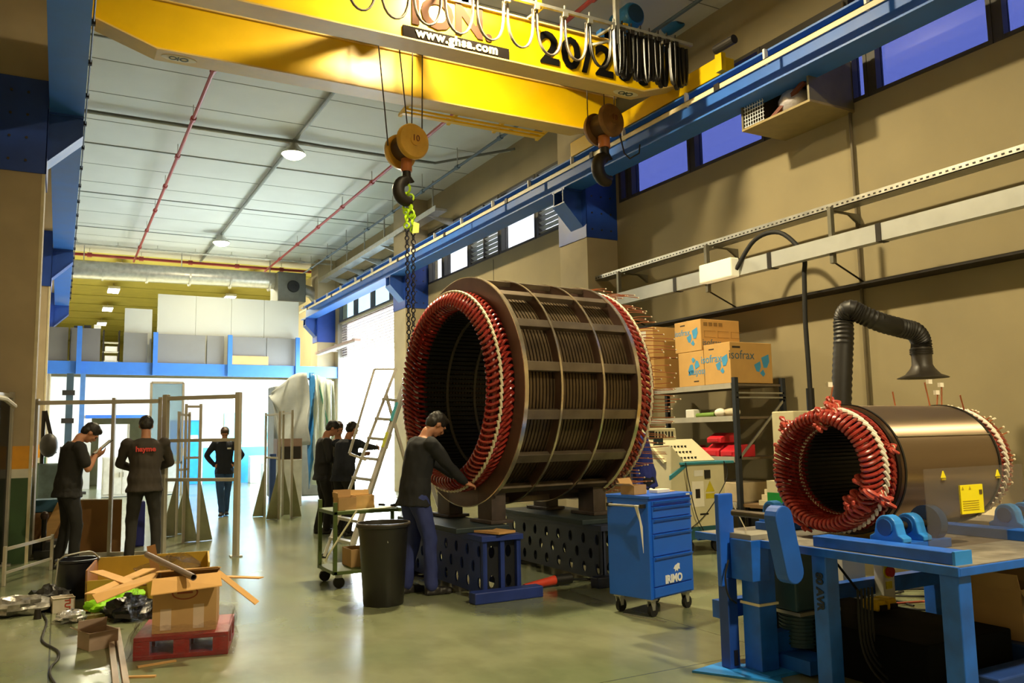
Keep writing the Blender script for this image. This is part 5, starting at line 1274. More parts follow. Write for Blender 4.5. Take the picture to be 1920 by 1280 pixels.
pnl = MB().prism([(xa-.26, ym+.1, zt+.02), (xb-.05, ym+.1, zt+.02), (xb-.1, ym+.45, zt+.28), (xa-.26, ym+.45, zt+.28)], (0, .02, -.02)).build('control_panel', mc, o)
mb = MB()
for k in range(9):
    for j in range(3):
        x = xa-.2+k*.055; y = ym+.14+j*.09; z = zt+.05+j*.067; mb.box(x, x+.022, y-.012, y+.004, z+.0, z+.02)
mb.build('knobs', black, pnl)
MB().box(xa-.22, xa-.08, ym+.33, ym+.345, zt+.2, zt+.3).build('screen', mat('screen_dark', '#1a3038', .2), pnl)
MB().prism([(xa-.26, ym+.45, zt), (xa+.25, ym+.45, zt), (xa+.22, ym+.45, zt+.42), (xa-.22, ym+.45, zt+.42)], (0, .22, 0)).build('rear_console', mc, o, bevel=.01)
mb = MB()
for k in range(6): mb.box(xa-.1+k*.05, xa-.08+k*.05, ym+.44, ym+.45, zt+.3, zt+.38)
mb.box(xa-.2, xa-.12, ym+.44, ym+.45, zt+.29, zt+.39); mb.build('console_controls', black, o)
MB().box(xa+.1, xa+.24, ym-.004, ym, zt-.16, zt-.09).build('type_plate', white, o); MB().box(xa+.26, xa+.34, ym-.02, ym, zt-.19, zt-.09).build('socket', black, o)
MB().box(xa+.06, xa+.24, ym-.004, ym, zt-.52, zt-.22).build('notice_sheet', paper, o); MB().box(xa+.11, xa+.18, ym-.006, ym-.004, zt-.42, zt-.31).build('notice_picture', darkiron, o)
MB().prism([(xa+.27, ym-.004, zt-.35), (xa+.41, ym-.004, zt-.35), (xa+.34, ym-.004, zt-.22)], (0, .004, 0)).build('warning_triangle', mat('warn_olive', '#c0b020', .5), o)
MB().box(xa+.27, xa+.41, ym-.004, ym, zt-.43, zt-.37).build('warning_caption', mat('warn_olive', '#c0b020', .5), o)
MB().box(xa+.17, xa+.3, ym-.004, ym, zt-.62, zt-.60).build('small_plate', darkiron, o)
for (x, y) in ((xa+.05, ym+.1), (xb-.08, ym+.1), (xa+.05, ym+.65), (xb-.08, ym+.65), (xa-.28, ym+.3)): 
    c = MB().box(x-.03, x+.03, y-.03, y+.03, .16, max(zb, .17)+.01).build('caster', galv, o); MB().tube([(x, y-.02, .08), (x, y+.02, .08)], .08, 20).build('caster_wheel', rubber, c, smooth=True)
for k, (x0_, x1_) in enumerate(((xa-.05, xa+.18), (xb-.03, xa-.1))):
    MB().tube(smooth_path([(x0_, ym-.035, zt+.01), (x0_+.02, ym-.05, zt-.2), ((x0_+x1_)/2, ym-.05, zt-.6), (x1_, ym-.04, zb+.1)]), .006, 6).build('test_cable', rubber, o, smooth=True)

# ================================================================== FENCE FRAMES (aluminium profile)
pf_ = mat('profile_alu', '#b8b2a4', .45, metal=.35, var=.06)
def frame(name, label, A, B, h, mids=(), posts=(), w=.052, foot=True, z0=0.0, cat='frame', pw=None):
    A, B = Vector((*A, 0)), Vector((*B, 0)); o = thing(name, label, cat, (A+B)/2); d = (B-A).normalized(); n = Vector((-d.y, d.x, 0))
    for q in (A, B): MB().bar(q+Vector((0, 0, z0)), q+Vector((0, 0, h)), pw or w, pw or w, up=tuple(n)).build('post', pf_, o, bevel=.003)
    for t in posts: q = A.lerp(B, t); MB().bar(q+Vector((0, 0, z0)), q+Vector((0, 0, h)), w*.8, w*.8, up=tuple(n)).build('post', pf_, o)
    MB().bar(A+Vector((0, 0, h-w)), B+Vector((0, 0, h-w)), w, w).build('top_rail', pf_, o)
    for z in mids: MB().bar(A+Vector((0, 0, z)), B+Vector((0, 0, z)), w*.8, w*.8).build('mid_rail', pf_, o)
    if foot:
        for q in (A, B): MB().box(q.x-.07, q.x+.07, q.y-.07, q.y+.07, 0, .015).build('base_plate', galv, o)
    return o
frame('barrier_fence', 'wide open aluminium fence frame behind the man with the tablet', (-.26, 12.4), (1.16, 11.76), 2.02, posts=(.62,), mids=(.03,))
frame('fence_gate', 'aluminium gate frame with two cross rails in front of the walking man', (1.22, 11.71), (2.0, 10.98), 2.05, mids=(1.45, .95), pw=.065)
def fin_post(o, q, h, n):
    mb = MB().bar(q, q+Vector((0, 0, h)), .04, .04, up=(0, 1, 0)); mb.build('post', pf_, o)
    q1 = q+n*.22
    MB().prism([q+Vector((0, 0, .005)), q1+Vector((0, 0, .005)), q+Vector((0, 0, .95))], Vector((.0, .012, 0))).build('triangular_foot', mat('foot_plate_olive', '#8c8e70', .4, metal=.4), o)
def fin_frame(label, bases, h, rails, side=1):
    q0 = [at(x, y, Z=0) for x, y in bases]; o = thing('safety_fence', label, 'frame', q0[0])
    for q in q0: fin_post(o, q, h, Vector((-.95 if side < 0 else .95, .3, 0)))
    for z in rails: MB().bar(q0[0]+Vector((0, 0, z)), q0[-1]+Vector((0, 0, z)), .035, .035).build('rail', pf_, o)
    return o
fin_frame('inner aluminium guard frame with triangular feet seen through the gate', [(343, 1017), (371, 1015)], 1.98, (1.94, 1.2))
fin_frame('slim aluminium guard frame just behind the left gate post', [(330, 1005), (350, 1000)], 1.9, (1.85, 1.0), -1)
fin_frame('free standing guard frame with tall triangular feet in the middle distance', [(496, 968), (522, 973)], 1.95, (1.9, 1.1), -1)
fin_frame('free standing guard frame right of the middle distance one', [(529, 966), (546, 970)], 1.98, (1.93,), 1)
tag(MB().box(at(505, 960, Z=0).x, at(513, 960, Z=0).x+.05, at(505, 960, Z=0).y, at(505, 960, Z=0).y+.1, 0, 1.15).build('blue_batten', mat('slat_blue', '#3a5aa8', .5)), 'upright narrow blue slat standing inside the distant guard frame', 'slat')
# left edge frame with glazing
o = frame('glazed_frame', 'tall aluminium frame with dark sheet at the left picture edge', (-.80, 10.9), (-.52, 11.9), 2.08, w=.05)
MB().prism([(-.78, 10.95, .05), (-.54, 11.85, .05), (-.54, 11.85, 2.0), (-.78, 10.95, 2.0)], (.008, 0, 0)).build('smoked_sheet', glass_mat('smoke', '#3a3a36', .5, .2), o)
MB().tube([(-.7, 10.8, 1.99), (-.56, 11.3, 1.97), (-.48, 11.7, 1.9)], .03, 8).build('pale_cable_bundle', paper, o, smooth=True)
o = frame('low_barrier', 'low bare metal stand frame at the left edge in front of the column', (-.44, 10.18), (-.02, 11.15), .40, mids=(.13,), w=.03, foot=False)
# plywood and boards
o = thing('plywood_board', 'large brown plywood board standing between the two fence workers', 'board', (.6, 12.5, 0))
p0 = at(143, 1035, Z=0); p1 = at(226, 1035, Z=0); hh = at(190, 937, Y=(p0.y+p1.y)/2).z
MB().prism([p0, p1, p1+Vector((0, .03, 0)), p0+Vector((0, .03, 0))], (0, 0, hh)).build('board', mat('plywood', '#8a6238', .7, var=.15, scale=2), o, bevel=.004)
MB().prism([p0+Vector((0, 0, hh)), p1+Vector((0, 0, hh)), p1+Vector((0, .03, hh)), p0+Vector((0, .03, hh))], (0, 0, .012)).build('pale_edge', white, o)
q = at(85, 945, Y=12.9)
tag(MB().box(q.x-.15, q.x+.18, 12.85, 13.2, q.z-.10, q.z+.06).build('blue_crate', mat('crate_teal', '#1d4f6c', .6), bevel=.01), 'dark teal crate behind the left fence frame', 'crate')
tag(MB().box(q.x-.2, q.x+.22, 12.85, 13.3, 0, q.z-.105).build('wooden_crate', mat('crate_brown', '#7a5836', .8, var=.3, scale=9), bevel=.01), 'rough brown wooden crate under the teal crate', 'crate')
tag(MB().bar((at(92, 985, Y=12.6).x-.12, 12.6, .01), at(118, 945, Y=12.6), .03, .14).build('wood_offcut', wood), 'slanting pale wood slat leaning behind the tablet man', 'slat')
q = at(82, 1000, Y=12.3); o = thing('floor_tool', 'small dark upright tool on the floor behind the low stand', 'tool', (q.x, 12.3, 0))
MB().tube([(q.x, 12.3, .02), (q.x, 12.3, q.z+.2)], .03, 10).build('stem', darkiron, o); MB().ell((q.x, 12.3, q.z+.22), .05, .05, .06, 12).build('knob', mat('knob_brown', '#3c2218', .4), o); MB().box(q.x-.1, q.x+.1, 12.2, 12.4, 0, .1).build('base', black, o)
q = at(80, 1045, Z=0); o = thing('camera_case', 'black case with white catches on the floor behind the low stand', 'case', (q.x, q.y, 0)); MB().box(q.x-.15, q.x+.2, q.y-.02, q.y+.3, 0, .2).build('case', black, o, bevel=.01)
for dx in (-.02, .12): MB().box(q.x+dx, q.x+dx+.03, q.y-.026, q.y-.02, .12, .15).build('catch', white, o)
# dark machine tool at far left
o = thing('drill_press', 'grey and dark machine with slanted arm at far left behind the fence', 'machine', (.0, 16, 0))
a = at(85, 770, Y=16); b = at(103, 850, Y=16); c = at(88, 920, Y=16)
MB().bar((a.x, 16, a.z), (b.x, 16, b.z), .06, .06).build('arm', darkiron, o); MB().box(c.x-.14, c.x+.25, 15.8, 16.2, 0, c.z+.45).build('body', mat('mach_grey', '#5c7076', .5, var=.3, scale=8), o, bevel=.03)
MB().ell((c.x, 15.9, c.z+.75), .14, .14, .2, 14).build('head', mat('mach_dark', '#3d3a38', .5, var=.3), o, smooth=True); MB().tube([(a.x-.02, 16, .0), (a.x-.02, 16, a.z)], .03, 10).build('column', darkiron, o)

# ================================================================== TARPAULIN OVER LARGE OBJECT
o = thing('covered_machine', 'tall machine wrapped in a grey and blue tarpaulin in front of the mezzanine', 'machine', (5.3, 19, 0))
YT = 19.0
def tz(px, py): return at(px, py, Y=YT)
prof = [(513, 760), (517, 725), (530, 712), (556, 704), (573, 702)]
def sheet(cols, rows, fn, name, m):
    vs = [fn(i/(cols-1), j/(rows-1)) for j in range(rows) for i in range(cols)]
    fs = [(j*cols+i, j*cols+i+1, (j+1)*cols+i+1, (j+1)*cols+i) for j in range(rows-1) for i in range(cols-1)]
    ob = MB().add(vs, fs).build(name, m, o, smooth=True); sd = ob.modifiers.new('thick', 'SOLIDIFY'); sd.thickness = .01; return ob
top = tz(573, 700); lft = tz(515, 740); rgt = tz(640, 712)
def fn1(u, v):
    x = lft.x+(top.x-lft.x)*u; zt_ = tz(515+58*u, 735-35*math.sin(min(1, u*1.3)*PI/2)).z; zb_ = tz(530, 835 if u > .3 else 835-90*(1-u/.3)).z
    return (x+.04*math.sin(v*9+u*5), YT-.3+.7*(1-u)+.06*math.sin(u*14+v*4), zt_+(zb_-zt_)*v)
sheet(24, 18, fn1, 'grey_tarpaulin', mat('tarp_grey', '#a9b0b4', .55, var=.1))
def fn2(u, v):
    x = top.x+(tz(582, 700).x-top.x)*u; return (x+.02*math.sin(v*7), YT-.32+.05*math.sin(v*12+u*3), top.z-(top.z-tz(575, 915).z)*v*(1-.25*u))
sheet(6, 20, fn2, 'blue_fold', mat('tarp_blue', '#2f7cc4', .5, var=.1))
def fn3(u, v):
    x = tz(580, 700).x+(rgt.x-tz(580, 700).x)*(u*(1+.1*v)); return (x, YT-.30+.9*u+.07*math.sin(u*22+v*2), top.z-.03-.1*u-(top.z-tz(580, 905).z)*v)
sheet(30, 18, fn3, 'white_tarpaulin', mat('tarp_white', '#dff0ee', .5, var=.04))
def fn4(u, v):
    x = tz(588, 700).x+.04*u+.9*v*.6; return (x, YT-.36+.9*((x-tz(580, 700).x)/max(.1, rgt.x-tz(580, 700).x)), top.z-.04-1.5*v)
sheet(4, 12, fn4, 'teal_fold', mat('tarp_teal', '#6fd0c0', .5, var=.05))
MB().box(lft.x+.15, rgt.x-.1, YT+.7, YT+1.4, .1, top.z-.25).build('machine_core', mat('core_grey', '#8d9498', .5), o, bevel=.03)
q = at(545, 850, Y=18.3); o = thing('small_oven', 'grey cabinet with dark open shelf beside the tarpaulin', 'cabinet', (q.x, 18.3, 0))
MB().box(q.x-.28, q.x+.25, 18.3, 18.7, 0, 1.0).build('body', mat('oven_grey', '#b4b8b4', .5), o, bevel=.01); MB().box(q.x-.28, q.x+.25, 18.32, 18.7, 1.0, 1.45).build('upper', mat('oven_brown', '#7c6558', .5), o); MB().box(q.x-.25, q.x+.22, 18.30, 18.32, 1.02, 1.28).build('dark_opening', darkiron, o)
q = at(575, 892, Z=0.35); q = at(575, 905, Z=0)
o = thing('sweeper_machine', 'small white and teal wheeled machine at the roller door light', 'machine', (q.x, q.y, 0)); MB().box(q.x-.4, q.x+.5, q.y-.3, q.y+.3, .3, .75).build('body', mat('sw_white', '#d8e0e0', .4), o, bevel=.05); MB().box(q.x-.35, q.x+.45, q.y-.28, q.y+.28, .75, .95).build('hood', mat('sw_teal', '#3f8c98', .4), o, bevel=.05); MB().tube([(q.x+.1, q.y-.32, .3), (q.x+.1, q.y-.26, .3)], .28, 20).build('wheel', darkiron, o); MB().tube([(q.x+.1, q.y-.34, .3), (q.x+.1, q.y-.32, .3)], .16, 16).build('hub', mat('hub_pink', '#d8b8b8', .5), o)
for k, (px, py, w_, h_) in enumerate(((486, 905, .6, .9), (508, 908, .5, .7))):
    q = at(px, py, Z=0); tag(MB().box(q.x-w_/2, q.x+w_/2, q.y, q.y+.4, 0, h_).build('white_drum_box', mat('drum_white', '#e8ece8', .5), bevel=.03), ['white storage box by the blue dado, left one', 'white storage box by the blue dado, right one'][k], 'box')

# ================================================================== FLOOR CLUTTER, LEFT FOREGROUND
# red pallet with wrap
o = thing('pallet', 'red plastic pallet wrapped in clear film under the big carton', 'pallet', (.85, 6.45, 0), rad(-14))
Mp = ROOTM[o.name]; rp = mat('pallet_red', '#8c2226', .4, var=.2)
pw, pd = .30, .30
for z0_, z1_ in ((0, .03), (.12, .15)): MB().box(-pw, pw, -pd, pd, z0_, z1_).build('deck', rp, o, world=False, bevel=.004)
for x in (-pw+.05, 0, pw-.05):
    for y in (-pd+.05, 0, pd-.05): MB().box(x-.05, x+.05, y-.05, y+.05, .03, .12).build('block', rp, o, world=False)
film = glass_mat('film', '#f4f2f0', .10, .12, 1.0)
def crumple(name, c, rx, ry, rz_, m, parent=None, n=22, amp=.3, seed=1, flat=0.0):
    rnd = random.Random(seed); ph = [rnd.uniform(0, 6.28) for _ in range(12)]; fr = [rnd.uniform(2, 9) for _ in range(12)]
    vs = []; M_ = n//2
    for i in range(M_+1):
        for k in range(n):
            a = PI*i/M_; t = 2*PI*k/n; d = 1+amp*sum(math.sin(fr[j]*t+ph[j]+a*fr[(j+3) % 12]) for j in range(5))/3
            z = math.cos(a)*rz_*d; z = max(z, -rz_*flat) if flat else z
            vs.append((c[0]+rx*math.sin(a)*math.cos(t)*d, c[1]+ry*math.sin(a)*math.sin(t)*d, c[2]+z))
    fs = [(i*n+k, (i+1)*n+k, (i+1)*n+(k+1) % n, i*n+(k+1) % n) for i in range(M_) for k in range(n)]
    mb = MB(); mb.add(vs, fs); return mb
mb = MB(); cols = 50
rnd = random.Random(3)
for j in range(7):
    for i in range(cols):
        t = 2*PI*i/cols; sq = 1/max(abs(math.cos(t)), abs(math.sin(t))); x = (pw+.012)*math.cos(t)*sq; y = (pd+.012)*math.sin(t)*sq
        e = 1+rnd.uniform(-.02, .03)+(.08 if j == 0 else 0)+(.0 if j < 5 else -.03); mb.v.append(Vector((x*e, y*e, .005+j*.035+(rnd.uniform(-.012, .02) if j > 4 else 0))))
for j in range(6):
    for i in range(cols): mb.f.append((j*cols+i, j*cols+(i+1) % cols, (j+1)*cols+(i+1) % cols, (j+1)*cols+i)); mb.m.append(0)
mb.build('stretch_film', film, o, world=False)
mb = MB()
for j in range(10):
    for i in range(8): mb.v.append(Vector((-pw-.03+rnd.uniform(-.02, .02)-.03*math.sin(j), -pd+.02+i*.075, .02+j*.045+rnd.uniform(-.01, .01))))
for j in range(9):
    for i in range(7): mb.f.append((j*8+i, j*8+i+1, (j+1)*8+i+1, (j+1)*8+i)); mb.m.append(0)
mb.build('loose_film', film, o, world=False)
# the big open carton on the pallet
o = thing('cardboard_box', 'large open cardboard carton with splayed flaps on the red pallet', 'box', Mp @ Vector((.0, -.02, .151)), rad(-12))
cw, cd, ch = .205, .20, .36; t = .006; cm_ = card
mb = MB().box(-cw, cw, -cd, -cd+t, 0, ch).box(-cw, cw, cd-t, cd, 0, ch).box(-cw, -cw+t, -cd+t, cd-t, 0, ch).box(cw-t, cw, -cd+t, cd-t, 0, ch).box(-cw+t, cw-t, -cd+t, cd-t, 0, t)
mb.build('carton_body', cm_, o, world=False)
lc = mat('card_light', '#c79a5c', .8, var=.06)
MB().prism([(-cw-.005, -cd, ch), (cw+.02, -cd, ch+.02), (cw+.04, -cd-.13, ch-.05), (-cw, -cd-.12, ch-.085)], (0, .003, .006)).build('front_flap', lc, o, world=False)
MB().prism([(-cw-.01, cd-.02, ch+.0), (cw+.01, cd-.02, ch), (cw+.0, -cd+.10, ch+.045), (-cw, -cd+.10, ch+.03)], (0, .0, .006)).build('back_flap', lc, o, world=False)
MB().bar((cw, -cd+.10, ch+.01), (cw+.27, -cd-.02, ch-.20), .045, .006, up=(0, -.5, 1)).build('right_flap', lc, o, world=False)
MB().prism([(-cw, -cd+.05, ch-.01), (-cw, cd, ch), (-cw-.40, cd-.26, ch-.10), (-cw-.34, cd-.42, ch-.13)], (0, 0, .006)).build('left_flap', lc, o, world=False)
MB().box(-.155, -.085, -cd-.001, -cd, .02, .16).build('white_label', mat('label_w', '#c0ab98', .7), o, world=False)
MB().box(.055, .125, -cd-.001, -cd, .02, .18).build('white_label', mat('label_w', '#c0ab98', .7), o, world=False)
mb = MB().mesh(curve_mesh([[(.085*math.cos(a/24*2*PI), .045*math.sin(a/24*2*PI)) for a in range(24)], [(.075*math.cos(a/24*2*PI), .037*math.sin(a/24*2*PI)) for a in range(24)]], .001), frame_m((.0, -cd-.001, .26), (1, 0, 0), (0, 0, 1)))
mb.box(-.05, .05, -cd-.0015, -cd, .255, .268); mb.build('oval_stamp', mat('stamp_red', '#8c4a34', .8), o, world=False)
# pipe lying across
a = at(321, 1038, Y=6.75); b = at(364, 1084, Y=6.20)
q = Mp @ Vector((0, 0, .56))
P0 = Vector((.62, 6.95, .60)); P1 = at(363, 1082, Z=.535)
o = thing('steel_tube', 'short grey brown tube lying across the open carton', 'tube', (P0+P1)/2)
mb = MB(); dd = (P1-P0); mb.lathe([(.018, 0), (.022, 0), (.022, dd.length), (.018, dd.length)], P0, dd, 18, closed=True); mb.build('tube', mat('tube_grey', '#7a6a62', .4, metal=.3), o, smooth=True)
tag(MB().bar(at(283, 1022, Y=7.9), (.83, 7.86, .04), .07, .006).build('cardboard_strip', cardd), 'upright cardboard strip sticking out behind the carton', 'strip')
o_ = tag(MB().bar(at(404, 1080, Z=.46), at(490, 1083, Z=.46), .06, .008).build('cardboard_strip', lc), 'flat cardboard strip pointing right from behind the carton', 'strip')
# yellow lined wooden crate behind
o = thing('wooden_box', 'open yellow brown plywood crate behind the carton and pallet', 'crate', (.8, 8.5, 0), rad(-8))
w_, d_, h_ = .50, .42, .36; wy = mat('crate_yellow', '#b0902c', .6, var=.15, scale=3)
MB().box(-w_, w_, d_-.015, d_, .03, h_).build('back_panel', wy, o, world=False); MB().box(-w_, w_, -d_, -d_+.015, .03, h_*.75).build('front_panel', wy, o, world=False)
MB().box(-w_, -w_+.015, -d_, d_, .03, h_).build('side_panel', mat('crate_side', '#8a5c38', .7), o, world=False); MB().box(w_-.015, w_, -d_, d_, .03, h_).build('side_panel', wy, o, world=False)
MB().box(-w_, w_, -d_, d_, .02, .03).build('floor_panel', wy, o, world=False)
for x in (-w_+.05, 0, w_-.1): MB().box(x, x+.07, -d_, d_, 0, .02).build('skid', wood, o, world=False)
mb = crumple('x', (.15, .1, .2), .3, .2, .16, None, seed=5); mb.build('plastic_wrap', film, o, world=False)
for k, (a_, b_) in enumerate((((172, 1113), (280, 1066)), ((180, 1070), (262, 1098)))):
    tag(MB().bar(at(*a_, Z=.40), at(*b_, Z=.43), .10, .008).build('cardboard_strip', lc), ['long cardboard strip slanting up to the carton from the left', 'cardboard strip crossing beneath the slanting one over the crate'][k], 'strip')
# black bucket
o = thing('wheeled_vacuum', 'black bucket shaped vacuum with grey bail handle beside the wooden crate', 'vacuum', (.2, 8.95, 0))
MB().lathe([(.14, .02), (.16, .08), (.175, .34), (.19, .35), (.19, .37), (.165, .37), (.15, .1), (.001, .08)], (.2, 8.95, 0), (0, 0, 1), 32).build('bucket', mat('bucket', '#14161f', .35), o, smooth=True)
MB().tube(smooth_path([(.02, 8.86, .34), (.06, 8.78, .40), (.12, 8.76, .43), (.3, 8.82, .44), (.38, 8.9, .36)]), .008, 8).build('bail_handle', galv, o, smooth=True); MB().tube([(.04, 8.8, .40), (.02, 8.78, .12)], .007, 6).build('hose', galv, o)
MB().box(.27, .33, 8.76, 8.79, .10, .19).build('white_plate', mat('plate_pale', '#a9b8b4', .5), o)
for x in (.1, .3): MB().tube([(x, 8.85, .025), (x, 8.89, .025)], .025, 12).build('wheel', rubber, o)
# bags, foil, small boxes
silver = mat('silver_bag', '#8f8c86', .3, metal=.55, var=.5, scale=14, bump=.9)
mb = crumple('x', (-.28, 8.45, .07), .30, .16, .08, None, seed=9, flat=.8); tag(mb.build('silver_bag', silver, smooth=True), 'crumpled silver grey plastic bag at the left picture edge on the floor', 'bag')
mb = crumple('x', (-.02, 8.62, .08), .15, .12, .10, None, seed=12, flat=.8); tag(mb.build('dark_bag', mat('dark_bag', '#2c2c2c', .3, var=.5, scale=12, bump=.8), smooth=True), 'dark crumpled bag between the silver bag and white carton', 'bag')
mb = crumple('x', (.14, 7.85, .045), .11, .09, .05, None, seed=21, flat=.8); tag(mb.build('foil_scrap', mat('foil', '#c9c9cc', .25, metal=.7, var=.3, bump=.8, scale=20), smooth=True), 'peaked scrap of shiny foil on the floor', 'foil')
q = carton('cardboard_box', 'small white carton with red lettering beside the vacuum', .0, .17, 8.32, 8.5, 0, .12, m=mat('carton_white', '#cfc6b8', .7), rz=.1, flaps=(('f', .02, 60),))
put_text('carton_lettering', 'TUT', .06, Vector((.12, 8.318, .06)), (0, 0, -1), (1, 0, 0), mat('letter_red', '#b0402c', .6), q, .002, bold=.002)
o = carton('cardboard_box', 'small open grey pink carton standing next to the aluminium profiles', .20, .40, 6.72, 6.92, 0, .12, m=mat('carton_grey', '#a58f80', .8), rz=.35, flaps=(('b', .06, -10), ('l', .06, 60)))
hv = mat('hi_vis', '#8fd410', .6, var=.2)
mb = crumple('x', (.38, 7.95, .09), .13, .08, .055, None, seed=31, flat=.9); mb2 = crumple('x', (.56, 8.02, .14), .15, .08, .05, None, seed=33)
b0_ = len(mb.v); mb.v += mb2.v; mb.f += [tuple(i+b0_ for i in f) for f in mb2.f]; mb.m += mb2.m
tag(mb.build('safety_vest', hv, smooth=True), 'bright lime green garment crumpled on the floor by the crate', 'garment')
mb = crumple('x', (.58, 7.72, .08), .20, .17, .09, None, seed=41, flat=.85, amp=.4); tag(mb.build('black_bag', mat('black_bag', '#0e1016', .25, var=.4, bump=1.0, scale=18), smooth=True), 'shiny black rubbish bag between the green garment and the pallet', 'bag')
for k, dx in enumerate((0, .05)):
    a0_ = Vector((.40+dx, 7.23, .02)); a1_ = Vector((.34+dx*1.1, 5.2, .02))
    tag(MB().bar(a0_, a1_, .035, .035).build('aluminium_profile', mat('profile_pale', '#b9a898', .35, metal=.5)), ['left bright aluminium profile lying on the floor towards the viewer', 'right bright aluminium profile lying beside its twin'][k], 'profile')
for k, (a_, b_) in enumerate((((258, 1250), (330, 1238)), ((232, 1269), (292, 1267)))):
    tag(MB().bar(at(*a_, Z=.006)+Vector((0, 0, 0)), at(*b_, Z=.006), .025, .01).build('wood_lath', wood), ['short wood lath on the floor in front of the pallet', 'thin wood lath nearest the viewer by the aluminium profiles'][k], 'lath')
cabm = rubber
pts = [at(x, y, Z=.01) for x, y in ((80, 1150), (88, 1165), (82, 1185), (79, 1198), (86, 1207), (100, 1214), (110, 1222), (108, 1236), (96, 1250), (94, 1265), (104, 1282), (115, 1300))]
tag(MB().tube(smooth_path(pts), .008, 6).build('floor_cable', cabm, smooth=True), 'thin dark cable snaking over the floor at the lower left', 'cable')
q = at(70, 1160, Z=0); tag(MB().tube([(q.x, q.y, .0), (q.x, q.y, .08)], [.03, .022], 12).build('cable_plug', darkiron, smooth=True), 'dark upright plug at the end of the floor cable', 'plug')
q = at(175, 1215, Z=.0)
# thin strip lying near the tool chest
tag(MB().bar(at(1170, 1150, Z=.004), at(1248, 1165, Z=.004), .012, .006).build('metal_strip', galv), 'thin metal strip on the floor in front of the tool chest', 'strip')
# white rags under the boards
q = at(205, 1042, Z=0); tag(MB().prism([q+Vector((-.14, 0, .001)), q+Vector((.3, -.05, .001)), q+Vector((.3, .14, .001)), q+Vector((-.02, .1, .001))], (0, 0, .015)).build('paper_sheet', white), 'white paper sheet on the floor under the plywood board', 'paper')
q = at(260, 1030, Z=0); tag(MB().box(q.x-.09, q.x+.10, q.y+.35, q.y+.6, 0, .62).build('blue_drum', mat('drum_blue', '#141f78', .5), bevel=.02), 'dark blue bin visible between the legs of the dark jacketed worker', 'bin')
# ================================================================== PEOPLE
from mathutils import noise as mnoise
def loft(mb, rings, n=16):
    vs = []
    for c, a, b in rings:
        c, a, b = Vector(c), Vector(a), Vector(b)
        vs += [c+a*math.cos(2*PI*k/n)+b*math.sin(2*PI*k/n) for k in range(n)]
    fs = [(i*n+k, i*n+(k+1) % n, (i+1)*n+(k+1) % n, (i+1)*n+k) for i in range(len(rings)-1) for k in range(n)]
    fs += [tuple(range(n))[::-1], tuple((len(rings)-1)*n+k for k in range(n))]
    return mb.add(vs, fs)
def limb(mb, pts, rs):
    P_ = [Vector(p) for p in pts]
    for i in range(len(P_)-1):
        a, b = P_[i], P_[i+1]; mb.tube([a.lerp(b, t) for t in (0, .25, .5, .75, 1)], [rs[i]+(rs[i+1]-rs[i])*t for t in (0, .25, .5, .75, 1)], 12)
        mb.ell(a, rs[i], rs[i], rs[i], 12)
    mb.ell(P_[-1], rs[-1], rs[-1], rs[-1], 12); return mb
def meld(mb, voxel, smooth=4, fold=0.0, freq=9, seed=0):
    me = bpy.data.meshes.new('m'); me.from_pydata(mb.v, [], mb.f)
    bm = bmesh.new(); bm.from_mesh(me); bmesh.ops.recalc_face_normals(bm, faces=bm.faces); bm.to_mesh(me); bm.free()
    o = bpy.data.objects.new('m', me); COL.objects.link(o)
    r = o.modifiers.new('r', 'REMESH'); r.mode = 'VOXEL'; r.voxel_size = voxel
    s = o.modifiers.new('s', 'SMOOTH'); s.iterations = smooth; s.factor = .5
    dg = bpy.context.evaluated_depsgraph_get(); dg.update()
    m2 = bpy.data.meshes.new_from_object(o.evaluated_get(dg)); bpy.data.objects.remove(o)
    out = MB(); ns = [v.normal.copy() for v in m2.vertices]
    for v, n_ in zip(m2.vertices, ns):
        c = v.co.copy()
        if fold:
            q = Vector((c.x*freq, c.y*freq, c.z*freq*.55+seed)); w = mnoise.noise(q)+.5*mnoise.noise(q*2.3); c = c+n_*w*fold
        out.v.append(c)
    out.f = [tuple(p.vertices) for p in m2.polygons]; out.m = [0]*len(out.f)
    return out
def ik(a, t, l1, l2, pole):
    a, t, pole = Vector(a), Vector(t), Vector(pole); d = t-a; L = min(d.length, (l1+l2)*.995); d = d.normalized(); t = a+d*L
    x = (l1*l1-l2*l2+L*L)/(2*L); h_ = math.sqrt(max(0, l1*l1-x*x)); p = pole-d*pole.dot(d)
    p = p.normalized() if p.length > 1e-4 else d.orthogonal().normalized()
    return a+d*x+p*h_, t
